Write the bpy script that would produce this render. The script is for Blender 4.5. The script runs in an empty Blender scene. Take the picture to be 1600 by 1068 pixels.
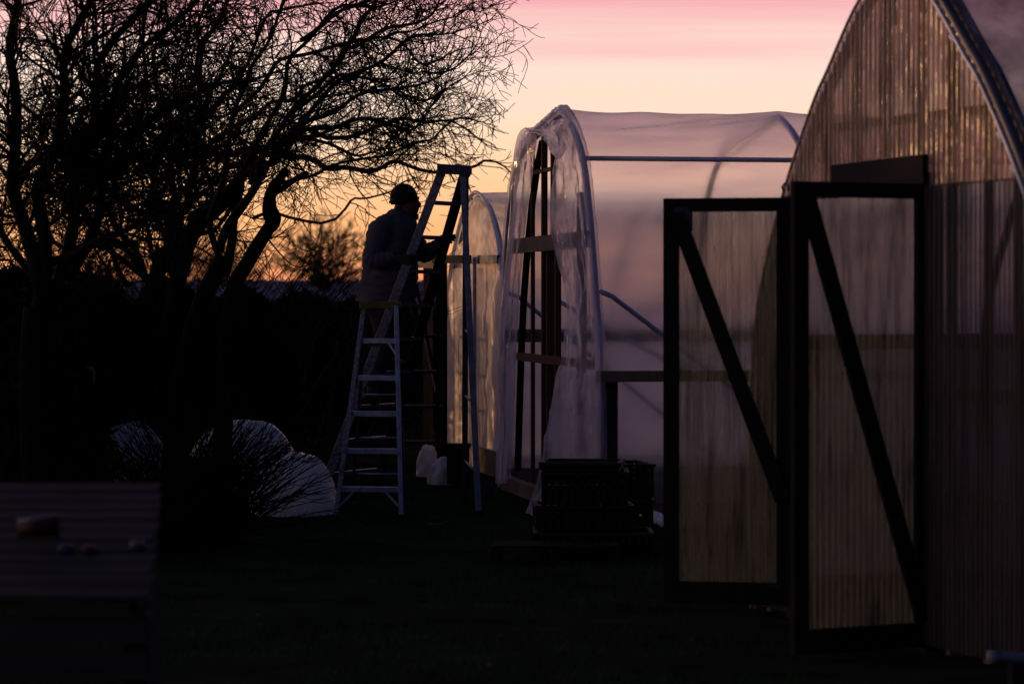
import bpy, bmesh, math, random
from mathutils import Vector, noise, Matrix
R = math.radians
S = bpy.context.scene
COL = S.collection
# ------------------------------------------------------------------ camera
H = 1.75; F = 4500.0; HY = 465.0          # eye height, focal length in photo pixels, horizon row
cd = bpy.data.cameras.new('camera'); cam = bpy.data.objects.new('camera', cd); COL.objects.link(cam)
cam.location = (0, 0, H); cam.rotation_euler = (R(90), 0, 0)
cd.sensor_width = 36; cd.lens = 36 * F / 1600; cd.shift_y = (HY - 534) / 1600
cd.clip_start = .1; cd.clip_end = 9000
cd.dof.use_dof = True; cd.dof.focus_distance = 23.6; cd.dof.aperture_fstop = 2.7; cd.dof.aperture_blades = 7
S.camera = cam
# ------------------------------------------------------------------ world: dusk sky
W = bpy.data.worlds.new('World'); S.world = W; W.use_nodes = True
nt = W.node_tree; nt.nodes.clear()
SUN_AZ, SUN_EL = -52.0, 1.5              # degrees left of the view axis, degrees up
def N(tree, typ, **kw):
    n = tree.nodes.new(typ)
    for k, v in kw.items(): setattr(n, k, v)
    return n
def mth(tree, op, a, b=None, c=None, clamp=False):
    n = tree.nodes.new('ShaderNodeMath'); n.operation = op; n.use_clamp = clamp
    for i, v in enumerate((a, b, c)):
        if v is None: continue
        if isinstance(v, (int, float)): n.inputs[i].default_value = v
        else: tree.links.new(v, n.inputs[i])
    return n.outputs[0]
def sstep(tree, v, a, b):
    n = tree.nodes.new('ShaderNodeMapRange'); n.interpolation_type = 'SMOOTHSTEP'
    n.inputs[1].default_value = a; n.inputs[2].default_value = b
    tree.links.new(v, n.inputs[0]); return n.outputs[0]
def ramp(tree, fac, stops, interp='LINEAR'):
    n = tree.nodes.new('ShaderNodeValToRGB'); cr = n.color_ramp; cr.interpolation = interp
    while len(cr.elements) > 1: cr.elements.remove(cr.elements[-1])
    cr.elements[0].position = stops[0][0]; cr.elements[0].color = (*stops[0][1], 1)
    for p, c in stops[1:]:
        e = cr.elements.new(p); e.color = (*c, 1)
    tree.links.new(fac, n.inputs[0]); return n.outputs[0]
def mixc(tree, f, a, b, mode='MIX'):
    n = tree.nodes.new('ShaderNodeMix'); n.data_type = 'RGBA'; n.blend_type = mode
    for s, v in ((n.inputs[0], f), (n.inputs[6], a), (n.inputs[7], b)):
        if isinstance(v, (int, float)): s.default_value = v
        elif isinstance(v, tuple): s.default_value = (*v, 1)
        else: tree.links.new(v, s)
    return n.outputs[2]
def E(d): return math.sqrt(math.sin(R(d)))
tc = N(nt, 'ShaderNodeTexCoord'); nrm = N(nt, 'ShaderNodeVectorMath', operation='NORMALIZE')
nt.links.new(tc.outputs['Generated'], nrm.inputs[0])
sep = N(nt, 'ShaderNodeSeparateXYZ'); nt.links.new(nrm.outputs[0], sep.inputs[0])
sx, sy, sz = sep.outputs
zz = mth(nt, 'MAXIMUM', sz, 0.0); el = mth(nt, 'SQRT', zz)
# soft pink streaks of cloud: stretched noise shifts the elevation lookup a little
vm = N(nt, 'ShaderNodeMapping'); vm.inputs['Scale'].default_value = (4, 4, 130); vm.inputs['Rotation'].default_value = (0, R(1.2), 0)
nt.links.new(nrm.outputs[0], vm.inputs[0])
cn = N(nt, 'ShaderNodeTexNoise'); cn.inputs['Scale'].default_value = 1.0; cn.inputs['Detail'].default_value = 5
nt.links.new(vm.outputs[0], cn.inputs[0])
shift = mth(nt, 'MULTIPLY', mth(nt, 'SUBTRACT', cn.outputs[0], .5), .075)
el2 = mth(nt, 'ADD', el, mth(nt, 'MULTIPLY', shift, sstep(nt, el, .2, .3)))
glow = ramp(nt, el2, [(0, (.80, .30, .18)), (E(.45), (.98, .34, .15)), (E(.8), (1.05, .44, .18)), (E(1.5), (1.12, .54, .23)),
    (E(2.4), (1.12, .66, .36)), (E(3.4), (1.06, .77, .55)), (E(4.3), (1.02, .77, .65)), (E(5.0), (1, .68, .60)),
    (E(5.4), (.98, .56, .54)), (E(6.1), (.95, .46, .49)), (E(9), (.88, .46, .46)), (E(16), (.66, .42, .42)), (E(25), (.28, .21, .30)), (E(38), (.05, .06, .14)), (1, (.012, .020, .050))])
away = ramp(nt, el, [(0, (.010, .014, .030)), (E(6), (.020, .023, .048)), (E(14), (.030, .036, .075)), (E(35), (.028, .040, .095)), (1, (.016, .026, .062))])
hl = mth(nt, 'SQRT', mth(nt, 'ADD', mth(nt, 'MULTIPLY', sx, sx), mth(nt, 'MULTIPLY', sy, sy)))
hx = mth(nt, 'DIVIDE', sx, mth(nt, 'MAXIMUM', hl, 1e-4)); hy = mth(nt, 'DIVIDE', sy, mth(nt, 'MAXIMUM', hl, 1e-4))
dots = mth(nt, 'ADD', mth(nt, 'MULTIPLY', hx, math.sin(R(SUN_AZ))), mth(nt, 'MULTIPLY', hy, math.cos(R(SUN_AZ))))
base = mixc(nt, sstep(nt, dots, -.35, .40), away, glow)
boost = mth(nt, 'ADD', 1.0, mth(nt, 'MULTIPLY', sstep(nt, dots, .70, 1.0), .9))
sc_ = N(nt, 'ShaderNodeVectorMath', operation='SCALE'); nt.links.new(base, sc_.inputs[0]); nt.links.new(boost, sc_.inputs['Scale'])
c1 = sc_.outputs[0]
c2 = mixc(nt, sstep(nt, sz, -.004, -.0005), (.004, .004, .005), c1)
bg = N(nt, 'ShaderNodeBackground'); wo = N(nt, 'ShaderNodeOutputWorld')
nt.links.new(c2, bg.inputs[0]); bg.inputs[1].default_value = 1.0; nt.links.new(bg.outputs[0], wo.inputs[0])
W.cycles.sampling_method = 'MANUAL'; W.cycles.sample_map_resolution = 2048
# last warm light from the sunset, out of frame to the left
sl = bpy.data.lights.new('sun', 'SUN'); sl.energy = 1.1; sl.color = (1, .50, .20); sl.angle = R(1.2)
so = bpy.data.objects.new('sun', sl); COL.objects.link(so)
sd = Vector((math.sin(R(SUN_AZ)) * math.cos(R(SUN_EL)), math.cos(R(SUN_AZ)) * math.cos(R(SUN_EL)), math.sin(R(SUN_EL))))
so.rotation_euler = sd.to_track_quat('Z', 'Y').to_euler(); so.location = (-30, 20, 20)
vs = S.view_settings; vs.view_transform = 'Standard'; vs.look = 'None'; vs.exposure = 0; vs.gamma = 1; vs.use_curve_mapping = False
S.cycles.max_bounces = 10; S.cycles.transparent_max_bounces = 24; S.cycles.diffuse_bounces = 3; S.cycles.transmission_bounces = 8
S.cycles.use_denoising = True; S.cycles.sample_clamp_indirect = 4

# ------------------------------------------------------------------ helpers
def P(px, py, Y): return Vector(((px - 800) / F * Y, Y, H - (py - HY) / F * Y))
def PG(px, Y, z=0.0): return Vector(((px - 800) / F * Y, Y, z))
def wloc(o):
    v = Vector((0, 0, 0))
    while o: v += o.location; o = o.parent
    return v
class MB:
    def __init__(s): s.v = []; s.f = []; s.smooth = False
    def box(s, c, d, rz=0):
        c = Vector(c); m = Matrix.Rotation(rz, 3, 'Z'); b = len(s.v)
        for x in (-.5, .5):
            for y in (-.5, .5):
                for z in (-.5, .5): s.v.append(c + m @ Vector((x * d[0], y * d[1], z * d[2])))
        for q in ((0, 1, 3, 2), (4, 6, 7, 5), (0, 4, 5, 1), (2, 3, 7, 6), (0, 2, 6, 4), (1, 5, 7, 3)): s.f.append(tuple(b + i for i in q))
        return s
    def bar(s, p, q, w, d, ref=(0, 0, 1)):
        """rectangular beam p->q; w measured along the direction closest to ref, d across it"""
        p = Vector(p); q = Vector(q); t = (q - p).normalized(); r = Vector(ref); r = (r - t * r.dot(t))
        if r.length < 1e-4: r = Vector((1, 0, 0)) - t * t.x
        r.normalize(); u = t.cross(r); b = len(s.v)
        for e in (p, q):
            for i, j in ((-1, -1), (1, -1), (1, 1), (-1, 1)): s.v.append(e + r * (w / 2 * i) + u * (d / 2 * j))
        for k in range(4): s.f.append((b + k, b + (k + 1) % 4, b + 4 + (k + 1) % 4, b + 4 + k))
        s.f.append((b + 3, b + 2, b + 1, b)); s.f.append((b + 4, b + 5, b + 6, b + 7)); return s
    def tube(s, pts, rad, n=8, cap=True, flat=1.0):
        pts = [Vector(p) for p in pts]; m = len(pts)
        if isinstance(rad, (int, float)): rad = [rad] * m
        b = len(s.v); prev = None
        for i in range(m):
            t = (pts[min(i + 1, m - 1)] - pts[max(i - 1, 0)])
            if t.length < 1e-9: t = Vector((0, 0, 1))
            t.normalize()
            if prev is None:
                a = Vector((0, 0, 1)) if abs(t.z) < .9 else Vector((1, 0, 0)); u = (a - t * a.dot(t)).normalized()
            else: u = (prev - t * prev.dot(t)).normalized()
            prev = u; w = t.cross(u)
            for k in range(n):
                a = 2 * math.pi * k / n; s.v.append(pts[i] + (u * math.cos(a) + w * (math.sin(a) * flat)) * rad[i])
        for i in range(m - 1):
            for k in range(n):
                k2 = (k + 1) % n; s.f.append((b + i * n + k, b + i * n + k2, b + (i + 1) * n + k2, b + (i + 1) * n + k))
        if cap:
            s.f.append(tuple(b + k for k in reversed(range(n)))); s.f.append(tuple(b + (m - 1) * n + k for k in range(n)))
        return s
    def grid(s, rows, close=False):
        b = len(s.v); n = len(rows[0])
        for r in rows: s.v.extend(Vector(p) for p in r)
        for i in range(len(rows) - 1):
            for j in range(n - 1 + (1 if close else 0)):
                j2 = (j + 1) % n; s.f.append((b + i * n + j, b + i * n + j2, b + (i + 1) * n + j2, b + (i + 1) * n + j))
        return s
    def poly(s, pts): b = len(s.v); s.v.extend(Vector(p) for p in pts); s.f.append(tuple(range(b, b + len(pts)))); return s
    def prism(s, pts, off):
        n = len(pts); b = len(s.v); off = Vector(off)
        s.v.extend(Vector(p) for p in pts); s.v.extend(Vector(p) + off for p in pts)
        s.f.append(tuple(b + i for i in reversed(range(n)))); s.f.append(tuple(b + n + i for i in range(n)))
        for i in range(n): j = (i + 1) % n; s.f.append((b + i, b + j, b + n + j, b + n + i))
        return s
    def build(s, name, mat, parent=None, smooth=False, loc=None, bevel=0, thick=0):
        me = bpy.data.meshes.new(name); o = bpy.data.objects.new(name, me); COL.objects.link(o)
        if parent: o.parent = parent; off = wloc(parent)
        else:
            off = Vector(loc) if loc is not None else Vector((0, 0, 0)); o.location = off
        me.from_pydata([tuple(v - off) for v in s.v], [], s.f); me.update()
        if mat: me.materials.append(mat)
        if smooth: me.polygons.foreach_set('use_smooth', [True] * len(me.polygons))
        if bevel:
            m = o.modifiers.new('bevel', 'BEVEL'); m.width = bevel; m.segments = 2; m.limit_method = 'ANGLE'
        if thick:
            m = o.modifiers.new('thick', 'SOLIDIFY'); m.thickness = thick
        return o
def tag(o, label=None, cat=None, group=None, kind=None):
    if label: o['label'] = label
    if cat: o['category'] = cat
    if group: o['group'] = group
    if kind: o['kind'] = kind
    return o
def thing(name, loc, label, cat, group=None):
    o = bpy.data.objects.new(name, None); COL.objects.link(o); o.location = Vector(loc); return tag(o, label, cat, group)
def ns(p, sc=1.0, seed=0.0): return noise.noise(Vector(p) * sc + Vector((seed, seed * 1.7, seed * .3)))
def smoothpts(pts, k=6):
    pts = [Vector(p) for p in pts]; out = []
    for i in range(len(pts) - 1):
        a = pts[max(i - 1, 0)]; b = pts[i]; c = pts[i + 1]; d = pts[min(i + 2, len(pts) - 1)]
        for j in range(k):
            t = j / k
            out.append(.5 * ((2 * b) + (c - a) * t + (2 * a - 5 * b + 4 * c - d) * t * t + (3 * b - a - 3 * c + d) * t ** 3))
    out.append(pts[-1]); return out
def interp(tab, x):
    if x <= tab[0][0]: return tab[0][1]
    for (a, b), (c, d) in zip(tab, tab[1:]):
        if x <= c: return b + (d - b) * (x - a) / (c - a)
    return tab[-1][1]

# ------------------------------------------------------------------ materials
def mat(name, col, rough=.8, metal=0, var=.25, scale=6, stretch=(1, 1, 1), bump=.3, spec=.3, bscale=None, col2=None, coat=0):
    m = bpy.data.materials.new(name); m.use_nodes = True; t = m.node_tree; b = t.nodes['Principled BSDF']
    tcn = N(t, 'ShaderNodeTexCoord'); mp = N(t, 'ShaderNodeMapping'); mp.inputs['Scale'].default_value = stretch
    t.links.new(tcn.outputs['Object'], mp.inputs[0])
    n = N(t, 'ShaderNodeTexNoise'); n.inputs['Scale'].default_value = scale; n.inputs['Detail'].default_value = 7; n.inputs['Roughness'].default_value = .65
    t.links.new(mp.outputs[0], n.inputs[0])
    lo = tuple(c * (1 - var) for c in col); hi = col2 or tuple(min(1, c * (1 + var)) for c in col)
    c = ramp(t, n.outputs[0], [(.3, lo), (.7, hi)])
    t.links.new(c, b.inputs['Base Color']); b.inputs['Metallic'].default_value = metal
    b.inputs['Specular IOR Level'].default_value = spec; b.inputs['Coat Weight'].default_value = coat
    rr = mth(t, 'ADD', rough - .08, mth(t, 'MULTIPLY', n.outputs[0], .16)); t.links.new(rr, b.inputs['Roughness'])
    n2 = N(t, 'ShaderNodeTexNoise'); n2.inputs['Scale'].default_value = bscale or scale * 4; n2.inputs['Detail'].default_value = 5
    t.links.new(mp.outputs[0], n2.inputs[0])
    bu = N(t, 'ShaderNodeBump'); bu.inputs['Strength'].default_value = bump; bu.inputs['Distance'].default_value = .01
    t.links.new(n2.outputs[0], bu.inputs['Height']); t.links.new(bu.outputs[0], b.inputs['Normal'])
    return m
def sheet(name, tint, body, opac, gloss=.10, rough=.15, scale=2.0, stretch=(1, 1, 1), var=.2, bump=.3, bscale=14, graze=.35, trans=.6, dirtcol=None, dirt=0, blur=0, blur_r=.5, ior=1.02):
    """thin translucent plastic: see-through, scattering and shiny in a mix that dirt and folds vary"""
    m = bpy.data.materials.new(name); m.use_nodes = True; t = m.node_tree; t.nodes.clear(); L = t.links
    out = N(t, 'ShaderNodeOutputMaterial'); tcn = N(t, 'ShaderNodeTexCoord'); mp = N(t, 'ShaderNodeMapping'); mp.inputs['Scale'].default_value = stretch
    L.new(tcn.outputs['Object'], mp.inputs[0])
    n = N(t, 'ShaderNodeTexNoise'); n.inputs['Scale'].default_value = scale; n.inputs['Detail'].default_value = 8; n.inputs['Roughness'].default_value = .62; L.new(mp.outputs[0], n.inputs[0])
    n2 = N(t, 'ShaderNodeTexNoise'); n2.inputs['Scale'].default_value = bscale; n2.inputs['Detail'].default_value = 4; L.new(mp.outputs[0], n2.inputs[0])
    bu = N(t, 'ShaderNodeBump'); bu.inputs['Strength'].default_value = bump; bu.inputs['Distance'].default_value = .03; L.new(n2.outputs[0], bu.inputs['Height'])
    tr = N(t, 'ShaderNodeBsdfTransparent'); tr.inputs[0].default_value = (*tint, 1)
    if blur:
        rf = N(t, 'ShaderNodeBsdfRefraction'); rf.inputs[0].default_value = (*tint, 1); rf.inputs['Roughness'].default_value = blur_r; rf.inputs['IOR'].default_value = ior
        rg = N(t, 'ShaderNodeBsdfRefraction'); rg.inputs[0].default_value = (*tint, 1); rg.inputs['Roughness'].default_value = blur_r; rg.inputs['IOR'].default_value = 1 / ior
        mr = N(t, 'ShaderNodeMixShader'); L.new(rf.outputs[0], mr.inputs[1]); L.new(rg.outputs[0], mr.inputs[2]); rf = mr
        mb_ = N(t, 'ShaderNodeMixShader'); mb_.inputs[0].default_value = blur; L.new(tr.outputs[0], mb_.inputs[1]); L.new(rf.outputs[0], mb_.inputs[2]); tr = mb_
    bc = mixc(t, mth(t, 'MULTIPLY', sstep(t, n.outputs[0], .42, .68), dirt), tuple(body), tuple(dirtcol or body))
    tl = N(t, 'ShaderNodeBsdfTranslucent'); L.new(bc, tl.inputs[0]); L.new(bu.outputs[0], tl.inputs['Normal'])
    df = N(t, 'ShaderNodeBsdfDiffuse'); L.new(bc, df.inputs[0]); L.new(bu.outputs[0], df.inputs['Normal'])
    m1 = N(t, 'ShaderNodeMixShader'); m1.inputs[0].default_value = trans; L.new(df.outputs[0], m1.inputs[1]); L.new(tl.outputs[0], m1.inputs[2])
    lw = N(t, 'ShaderNodeLayerWeight'); lw.inputs['Blend'].default_value = .35
    op = mth(t, 'ADD', mth(t, 'ADD', opac - var / 2, mth(t, 'MULTIPLY', sstep(t, n.outputs[0], .3, .7), var)), mth(t, 'MULTIPLY', lw.outputs['Facing'], graze), clamp=True)
    m2 = N(t, 'ShaderNodeMixShader'); L.new(op, m2.inputs[0]); L.new(tr.outputs[0], m2.inputs[1]); L.new(m1.outputs[0], m2.inputs[2])
    gl = N(t, 'ShaderNodeBsdfGlossy'); gl.inputs['Roughness'].default_value = rough; gl.inputs[0].default_value = (.9, .9, .92, 1); L.new(bu.outputs[0], gl.inputs['Normal'])
    fr = N(t, 'ShaderNodeFresnel'); L.new(mth(t, 'ADD', 1.45, mth(t, 'MULTIPLY', N(t, 'ShaderNodeNewGeometry').outputs['Backfacing'], 1 / 1.45 - 1.45)), fr.inputs[0]); L.new(bu.outputs[0], fr.inputs['Normal'])
    gf = mth(t, 'MULTIPLY', fr.outputs[0], gloss * 10, clamp=True)
    m3 = N(t, 'ShaderNodeMixShader'); L.new(gf, m3.inputs[0]); L.new(m2.outputs[0], m3.inputs[1]); L.new(gl.outputs[0], m3.inputs[2]); L.new(m3.outputs[0], out.inputs[0])
    return m
M = {}
M['grass'] = mat('grass soil', (.018, .026, .014), .98, scale=1.5, var=.6, bump=1, bscale=30, spec=0)
M['blade'] = mat('grass blade', (.026, .05, .02), .9, scale=3, var=.4, spec=0)
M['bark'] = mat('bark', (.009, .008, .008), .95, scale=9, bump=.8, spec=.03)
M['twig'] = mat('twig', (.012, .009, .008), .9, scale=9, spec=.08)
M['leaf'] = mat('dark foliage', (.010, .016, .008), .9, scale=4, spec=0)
M['wood'] = mat('weathered timber', (.16, .115, .08), .8, scale=3, stretch=(6, 6, .6), bump=.6, spec=.2)
M['wood_h'] = mat('weathered board', (.13, .105, .085), .8, scale=3, stretch=(.7, 6, 6), bump=.6, spec=.2)
M['wood_red'] = mat('brown stud timber', (.075, .038, .024), .75, scale=3, stretch=(6, 6, .6), bump=.6, spec=.2)
M['darkwood'] = mat('dark painted wood', (.010, .011, .014), .85, scale=5, bump=.4, spec=.08)
M['slat'] = mat('grey slat wood', (.030, .034, .034), .9, scale=3, stretch=(.5, 6, 6), bump=.8, var=.55, spec=.05)
M['steel'] = mat('galvanised tube', (.33, .38, .50), .45, metal=.5, scale=10, bump=.15)
M['dullsteel'] = mat('dull ladder metal', (.13, .15, .21), .5, metal=.3, scale=14, bump=.25, var=.4)
M['alu'] = mat('scuffed aluminium', (.26, .34, .50), .45, metal=.4, scale=14, bump=.25, var=.35)
M['aluspec'] = mat('paint spattered aluminium', (.10, .11, .15), .6, metal=.3, scale=45, bump=.3, var=.75, col2=(.38, .43, .55))
M['blacksteel'] = mat('dark tube', (.05, .06, .085), .5, metal=.4, scale=10, bump=.15)
M['yellow'] = mat('yellow plastic', (.12, .105, .010), .6, scale=14, bump=.2)
M['black'] = mat('black plastic', (.006, .006, .008), .6, scale=12, bump=.2)
M['coat'] = mat('padded coat', (.065, .074, .098), .9, scale=7, bump=.7, bscale=18)
M['trouser'] = mat('grey work trousers', (.03, .03, .036), .9, scale=10, bump=.5)
M['knit'] = mat('dark knit', (.02, .018, .02), .95, scale=30, bump=.9)
M['skin'] = mat('skin', (.12, .065, .05), .7, scale=12, bump=.1)
M['boot'] = mat('boot', (.02, .016, .014), .7, scale=12)
M['whitebag'] = sheet('bagged film', (.8, .8, .84), (.92, .92, .96), .90, gloss=.08, rough=.22, trans=.40, bump=.9, bscale=9, var=.1, scale=4)
M['hill'] = mat('distant hill', (.16, .15, .22), 1, scale=.01, bump=0, spec=0)  # pale bluish base colour includes the haze of distance
M['pvc'] = mat('white pipe', (.16, .18, .24), .4, scale=8, bump=.1)
M['red'] = mat('red plastic', (.02, .002, .003), .5, scale=12, bump=.1)
M['blue'] = mat('blue plastic', (.008, .02, .08), .5, scale=12, bump=.1)
M['cyan'] = mat('light blue plastic', (.01, .045, .08), .5, scale=12, bump=.1)
M['film'] = sheet('polythene cover', (.96, .94, 1.0), (.88, .92, 1.0), .07, gloss=.04, rough=.25, scale=5, stretch=(.22, 1, 6), var=.07, bump=.35, bscale=3.4, graze=.08, trans=.85, blur=.75, blur_r=.5, ior=1.03)
M['drape'] = sheet('loose polythene', (.93, .91, .95), (.86, .84, .93), .26, gloss=.06, rough=.17, scale=7, stretch=(1, 1, .3), var=.3, bump=1.0, bscale=11, graze=.60, trans=.72, blur=.5, blur_r=.35)
M['film_far'] = sheet('creased polythene', (.94, .95, 1), (.84, .88, 1), .40, gloss=.05, rough=.25, scale=3, stretch=(1, 1, 1), var=.3, bump=.6, bscale=10, graze=.3, trans=.6)
M['film_gold'] = sheet('end wall polythene', (.9, .8, .66), (.84, .75, .66), .78, gloss=.035, rough=.3, scale=4, stretch=(1, 1, .5), var=.2, bump=.2, bscale=9, graze=.2, trans=.2)
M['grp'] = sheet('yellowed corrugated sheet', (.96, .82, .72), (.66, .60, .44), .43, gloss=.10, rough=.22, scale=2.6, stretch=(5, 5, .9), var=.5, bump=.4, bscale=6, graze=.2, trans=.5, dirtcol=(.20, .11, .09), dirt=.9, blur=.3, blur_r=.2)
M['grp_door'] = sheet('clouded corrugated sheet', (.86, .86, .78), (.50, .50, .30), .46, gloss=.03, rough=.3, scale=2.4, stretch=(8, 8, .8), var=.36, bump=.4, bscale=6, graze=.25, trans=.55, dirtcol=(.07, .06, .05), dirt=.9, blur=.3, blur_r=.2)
M['grp_low'] = sheet('shade-darkened corrugated sheet', (.62, .66, .68), (.15, .155, .155), .50, gloss=.03, rough=.3, scale=2.0, stretch=(4, 4, .4), var=.6, bump=.4, bscale=6, graze=.2, trans=.5, dirtcol=(.05, .045, .045), dirt=.9, blur=.3, blur_r=.2)  # dark grey body carries the shade over the lower gable, plus dirt streaks
M['roof'] = sheet('frosted roof film', (.90, .82, .88), (.50, .52, .66), .62, gloss=.03, rough=.4, scale=3, stretch=(1, 1, 1), var=.2, bump=.5, bscale=9, graze=.1, trans=.6, dirtcol=(.16, .16, .2), dirt=.8)
M['shade'] = sheet('shade cloth', (.55, .52, .55), (.10, .10, .10), .55, gloss=.01, rough=.5, scale=2, stretch=(1, 1, 1), var=.25, bump=.2, bscale=9, graze=.1, trans=.5)
M['strip'] = mat('tan edge strip', (.45, .32, .24), .6, scale=8)

# ------------------------------------------------------------------ ground, field, hills
def gz(x, y):
    d = max(0.0, 1 - abs(y - 24) / 60)
    return .035 * ns((x, y, 0), .35, 2) * min(1, d * 2) - .02
g = MB(); ys = [-30, -10, 0, 5] + [8 + .5 * i for i in range(60)] + [40, 45, 52, 60, 75, 95, 130, 200, 350, 700, 1500, 3500, 8000]
rows = []
for y in ys:
    wdt = max(14, y * .6); xs = [-1 + 2 * i / 60 for i in range(61)]
    rows.append([(x * abs(x) * wdt * (1 if y < 60 else 2.5), y, gz(x * abs(x) * wdt, y) if y < 55 else -.02) for x in xs])
g.grid(rows); o = g.build('ground', M['grass'], smooth=True); tag(o, kind='structure')
g = MB(); rng = random.Random(5)
for hx0, hx1, Yh, base, amp, sd_ in ((-900, 900, 1900, 13.5, 5, 1), (-1400, 1400, 3200, 23, 10, 7)):
    a, b_ = [], []
    rr = []
    for i in range(161):
        x = hx0 + (hx1 - hx0) * i / 160
        h = base + amp * ns((x * .0022, sd_, 0), 1) + amp * .15 * ns((x * .02, sd_, 3), 1)
        rr.append([(x, Yh, -3), (x, Yh + 30, h * .55), (x, Yh + 90, h * .92), (x, Yh + 150, h), (x, Yh + 300, h * .6), (x, Yh + 420, -3)])
    g.grid(rr)
o = g.build('hills', M['hill'], smooth=True); tag(o, kind='structure')
# grass blades over the near ground
g = MB(); rng = random.Random(11)
for i in range(26000):
    Y = 11.5 + 17 * rng.random() ** 1.3; x = rng.uniform(-.19, .10) * Y
    if ns((x, Y, 0), 1.1, 9) < -.18: continue
    h = rng.uniform(.015, .055); a = rng.uniform(0, 6.28); w = .004; z0 = gz(x, Y)
    dx, dy = math.cos(a), math.sin(a); ln = rng.uniform(.0, .05)
    g.poly([(x - dx * w, Y - dy * w, z0 - .005), (x + dx * w, Y + dy * w, z0 - .005), (x + dy * ln, Y - dx * ln, z0 + h)])
o = g.build('grass', M['blade']); tag(o, 'short dark grass covering the ground in front of the ladders', 'grass', kind='stuff')

# ------------------------------------------------------------------ right greenhouse with corrugated end and open double doors
O1 = Vector((1.56, 15.7, 0)); T1 = Vector((.342, -.94, 0)).normalized(); A1 = Vector((.94, .342, 0)).normalized()
def G1(t, z, a=0): return O1 + T1 * t + A1 * a + Vector((0, 0, z))
C1 = 1.163
prof1 = [(-1.74, 0), (-1.76, .8), (-1.70, 1.56), (-1.5, 2.02), (-1.265, 2.40), (-.95, 2.79), (-.78, 2.95), (-.46, 3.25), (-.2, 3.39), (0, 3.43)]
def top1(t): return interp(prof1, -abs(t - C1))
gh = thing('greenhouse', G1(C1, 0), 'large arched greenhouse on the right with corrugated yellowed end wall and open double doors', 'greenhouse')
arch = [(-(u), z) for u, z in prof1]; archpts = [(C1 + u, z) for u, z in prof1] + [(C1 - u, z) for u, z in reversed(prof1[:-1])]
arch_s = smoothpts([Vector((a, 0, b)) for a, b in archpts], 5)
# corrugated gable, built of ribs so that the outline follows the arch
OP0, OP1, OPZ = 0.0, 1.42, 2.30
def corrug(mb, t0, t1, zlo, zhi, fn, pitch=.052, amp=.018, nz=3):
    n = max(4, int((t1 - t0) / pitch * 8)); rows = [[] for _ in range(nz + 1)]
    for i in range(n + 1):
        t = t0 + (t1 - t0) * i / n; a = amp * math.sin(2 * math.pi * t / pitch)
        lo, hi = zlo(t), zhi(t)
        for k in range(nz + 1): rows[k].append(fn(t, lo + (hi - lo) * k / nz, a))
    mb.grid(rows)
g = MB()
corrug(g, C1 - 1.32, C1 + 1.32, lambda t: min(2.30, top1(t) - .01), lambda t: top1(t), lambda t, z, a: G1(t, z, a), nz=4)
g.build('upper_gable_sheet', M['grp'], gh, smooth=True)
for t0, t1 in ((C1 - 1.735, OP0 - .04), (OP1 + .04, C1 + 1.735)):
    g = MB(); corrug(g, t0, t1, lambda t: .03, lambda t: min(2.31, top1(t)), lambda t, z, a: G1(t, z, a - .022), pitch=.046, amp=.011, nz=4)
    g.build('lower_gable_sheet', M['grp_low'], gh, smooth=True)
# timber frame behind the gable
for t in (-.42, -.02, .30, .64, .98, C1 + .20, C1 + .50, C1 + .86, C1 + 1.14, C1 + 1.34, C1 + 1.66):
    z0 = 2.47 if OP0 - .1 < t < OP1 + .1 else 0.0
    MB().bar(G1(t, z0, .035), G1(t, top1(t) - .03, .035), .045 if t in (.30, .98, C1 + .5) else .03, .04, A1).build('stud', M['wood'], gh)
MB().bar(G1(.50, 2.375, -.035), G1(OP1 + .10, 2.385, -.035), .15, .03, (0, 0, 1)).build('door_header', M['darkwood'], gh)
MB().bar(G1(-.04, 2.33, .06), G1(OP1 + .04, 2.33, .06), .09, .06, (0, 0, 1)).build('door_header', M['darkwood'], gh)
for t in (OP0 - .05, OP1 + .05):
    MB().bar(G1(t, 0, .02), G1(t, 2.285, .02), .09, .09, A1).build('door_jamb', M['darkwood'], gh)
MB().bar(G1(C1 - 1.0, 2.66, .075), G1(C1 + 1.0, 2.66, .075), .045, .03).build('collar_beam', M['wood'], gh)
MB().box(G1(.95, 3.22, .06), (.06, .22, .14)).build('vent_box', M['wood'], gh)
for z in (1.28, .75):
    MB().bar(G1(C1 - 1.8, z, .08), G1(OP0 - .1, z, .08), .07, .04).build('side_rail', M['wood'], gh); MB().bar(G1(OP1 + .1, z, .08), G1(C1 + 1.8, z, .08), .07, .04).build('side_rail', M['wood'], gh)
# hoops and roof skin
LEN1 = 7.0
for i in range(6):
    a = LEN1 * i / 5 + .05
    MB().tube([G1(p.x, p.z, a) for p in arch_s], .024 if i else .03, 8).build('hoop', M['blacksteel'], gh, smooth=True)
g = MB(); rows = []
for i in range(71):
    a = .005 + (LEN1 + .02) * i / 70; sag = .02 * abs(math.sin(math.pi * a / (LEN1 / 5)))
    rows.append([G1(C1 + (p.x - C1) * (1.014 - sag * .4), max(0, p.z * 1.012 - sag + .01 * ns((p.x * 2, a * 2, p.z), 1)), a) for p in arch_s])
g.grid(rows); g.build('roof_cover', M['roof'], gh, smooth=True)
pp = [G1(C1 + (p.x - C1) * 1.012, p.z * 1.008, -.035) for p in arch_s if p.x >= C1]
MB().tube(pp, .026, 10).build('edge_tube', M['blacksteel'], gh, smooth=True)
pp = [G1(C1 + (p.x - C1) * .985, p.z * .990, -.045) for p in arch_s if p.x >= C1]
MB().tube(pp, .013, 8).build('edge_tube', M['steel'], gh, smooth=True)
pp = [G1(C1 + (p.x - C1) * 1.003, p.z * 1.003, -.012) for p in arch_s if p.x <= C1]
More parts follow.
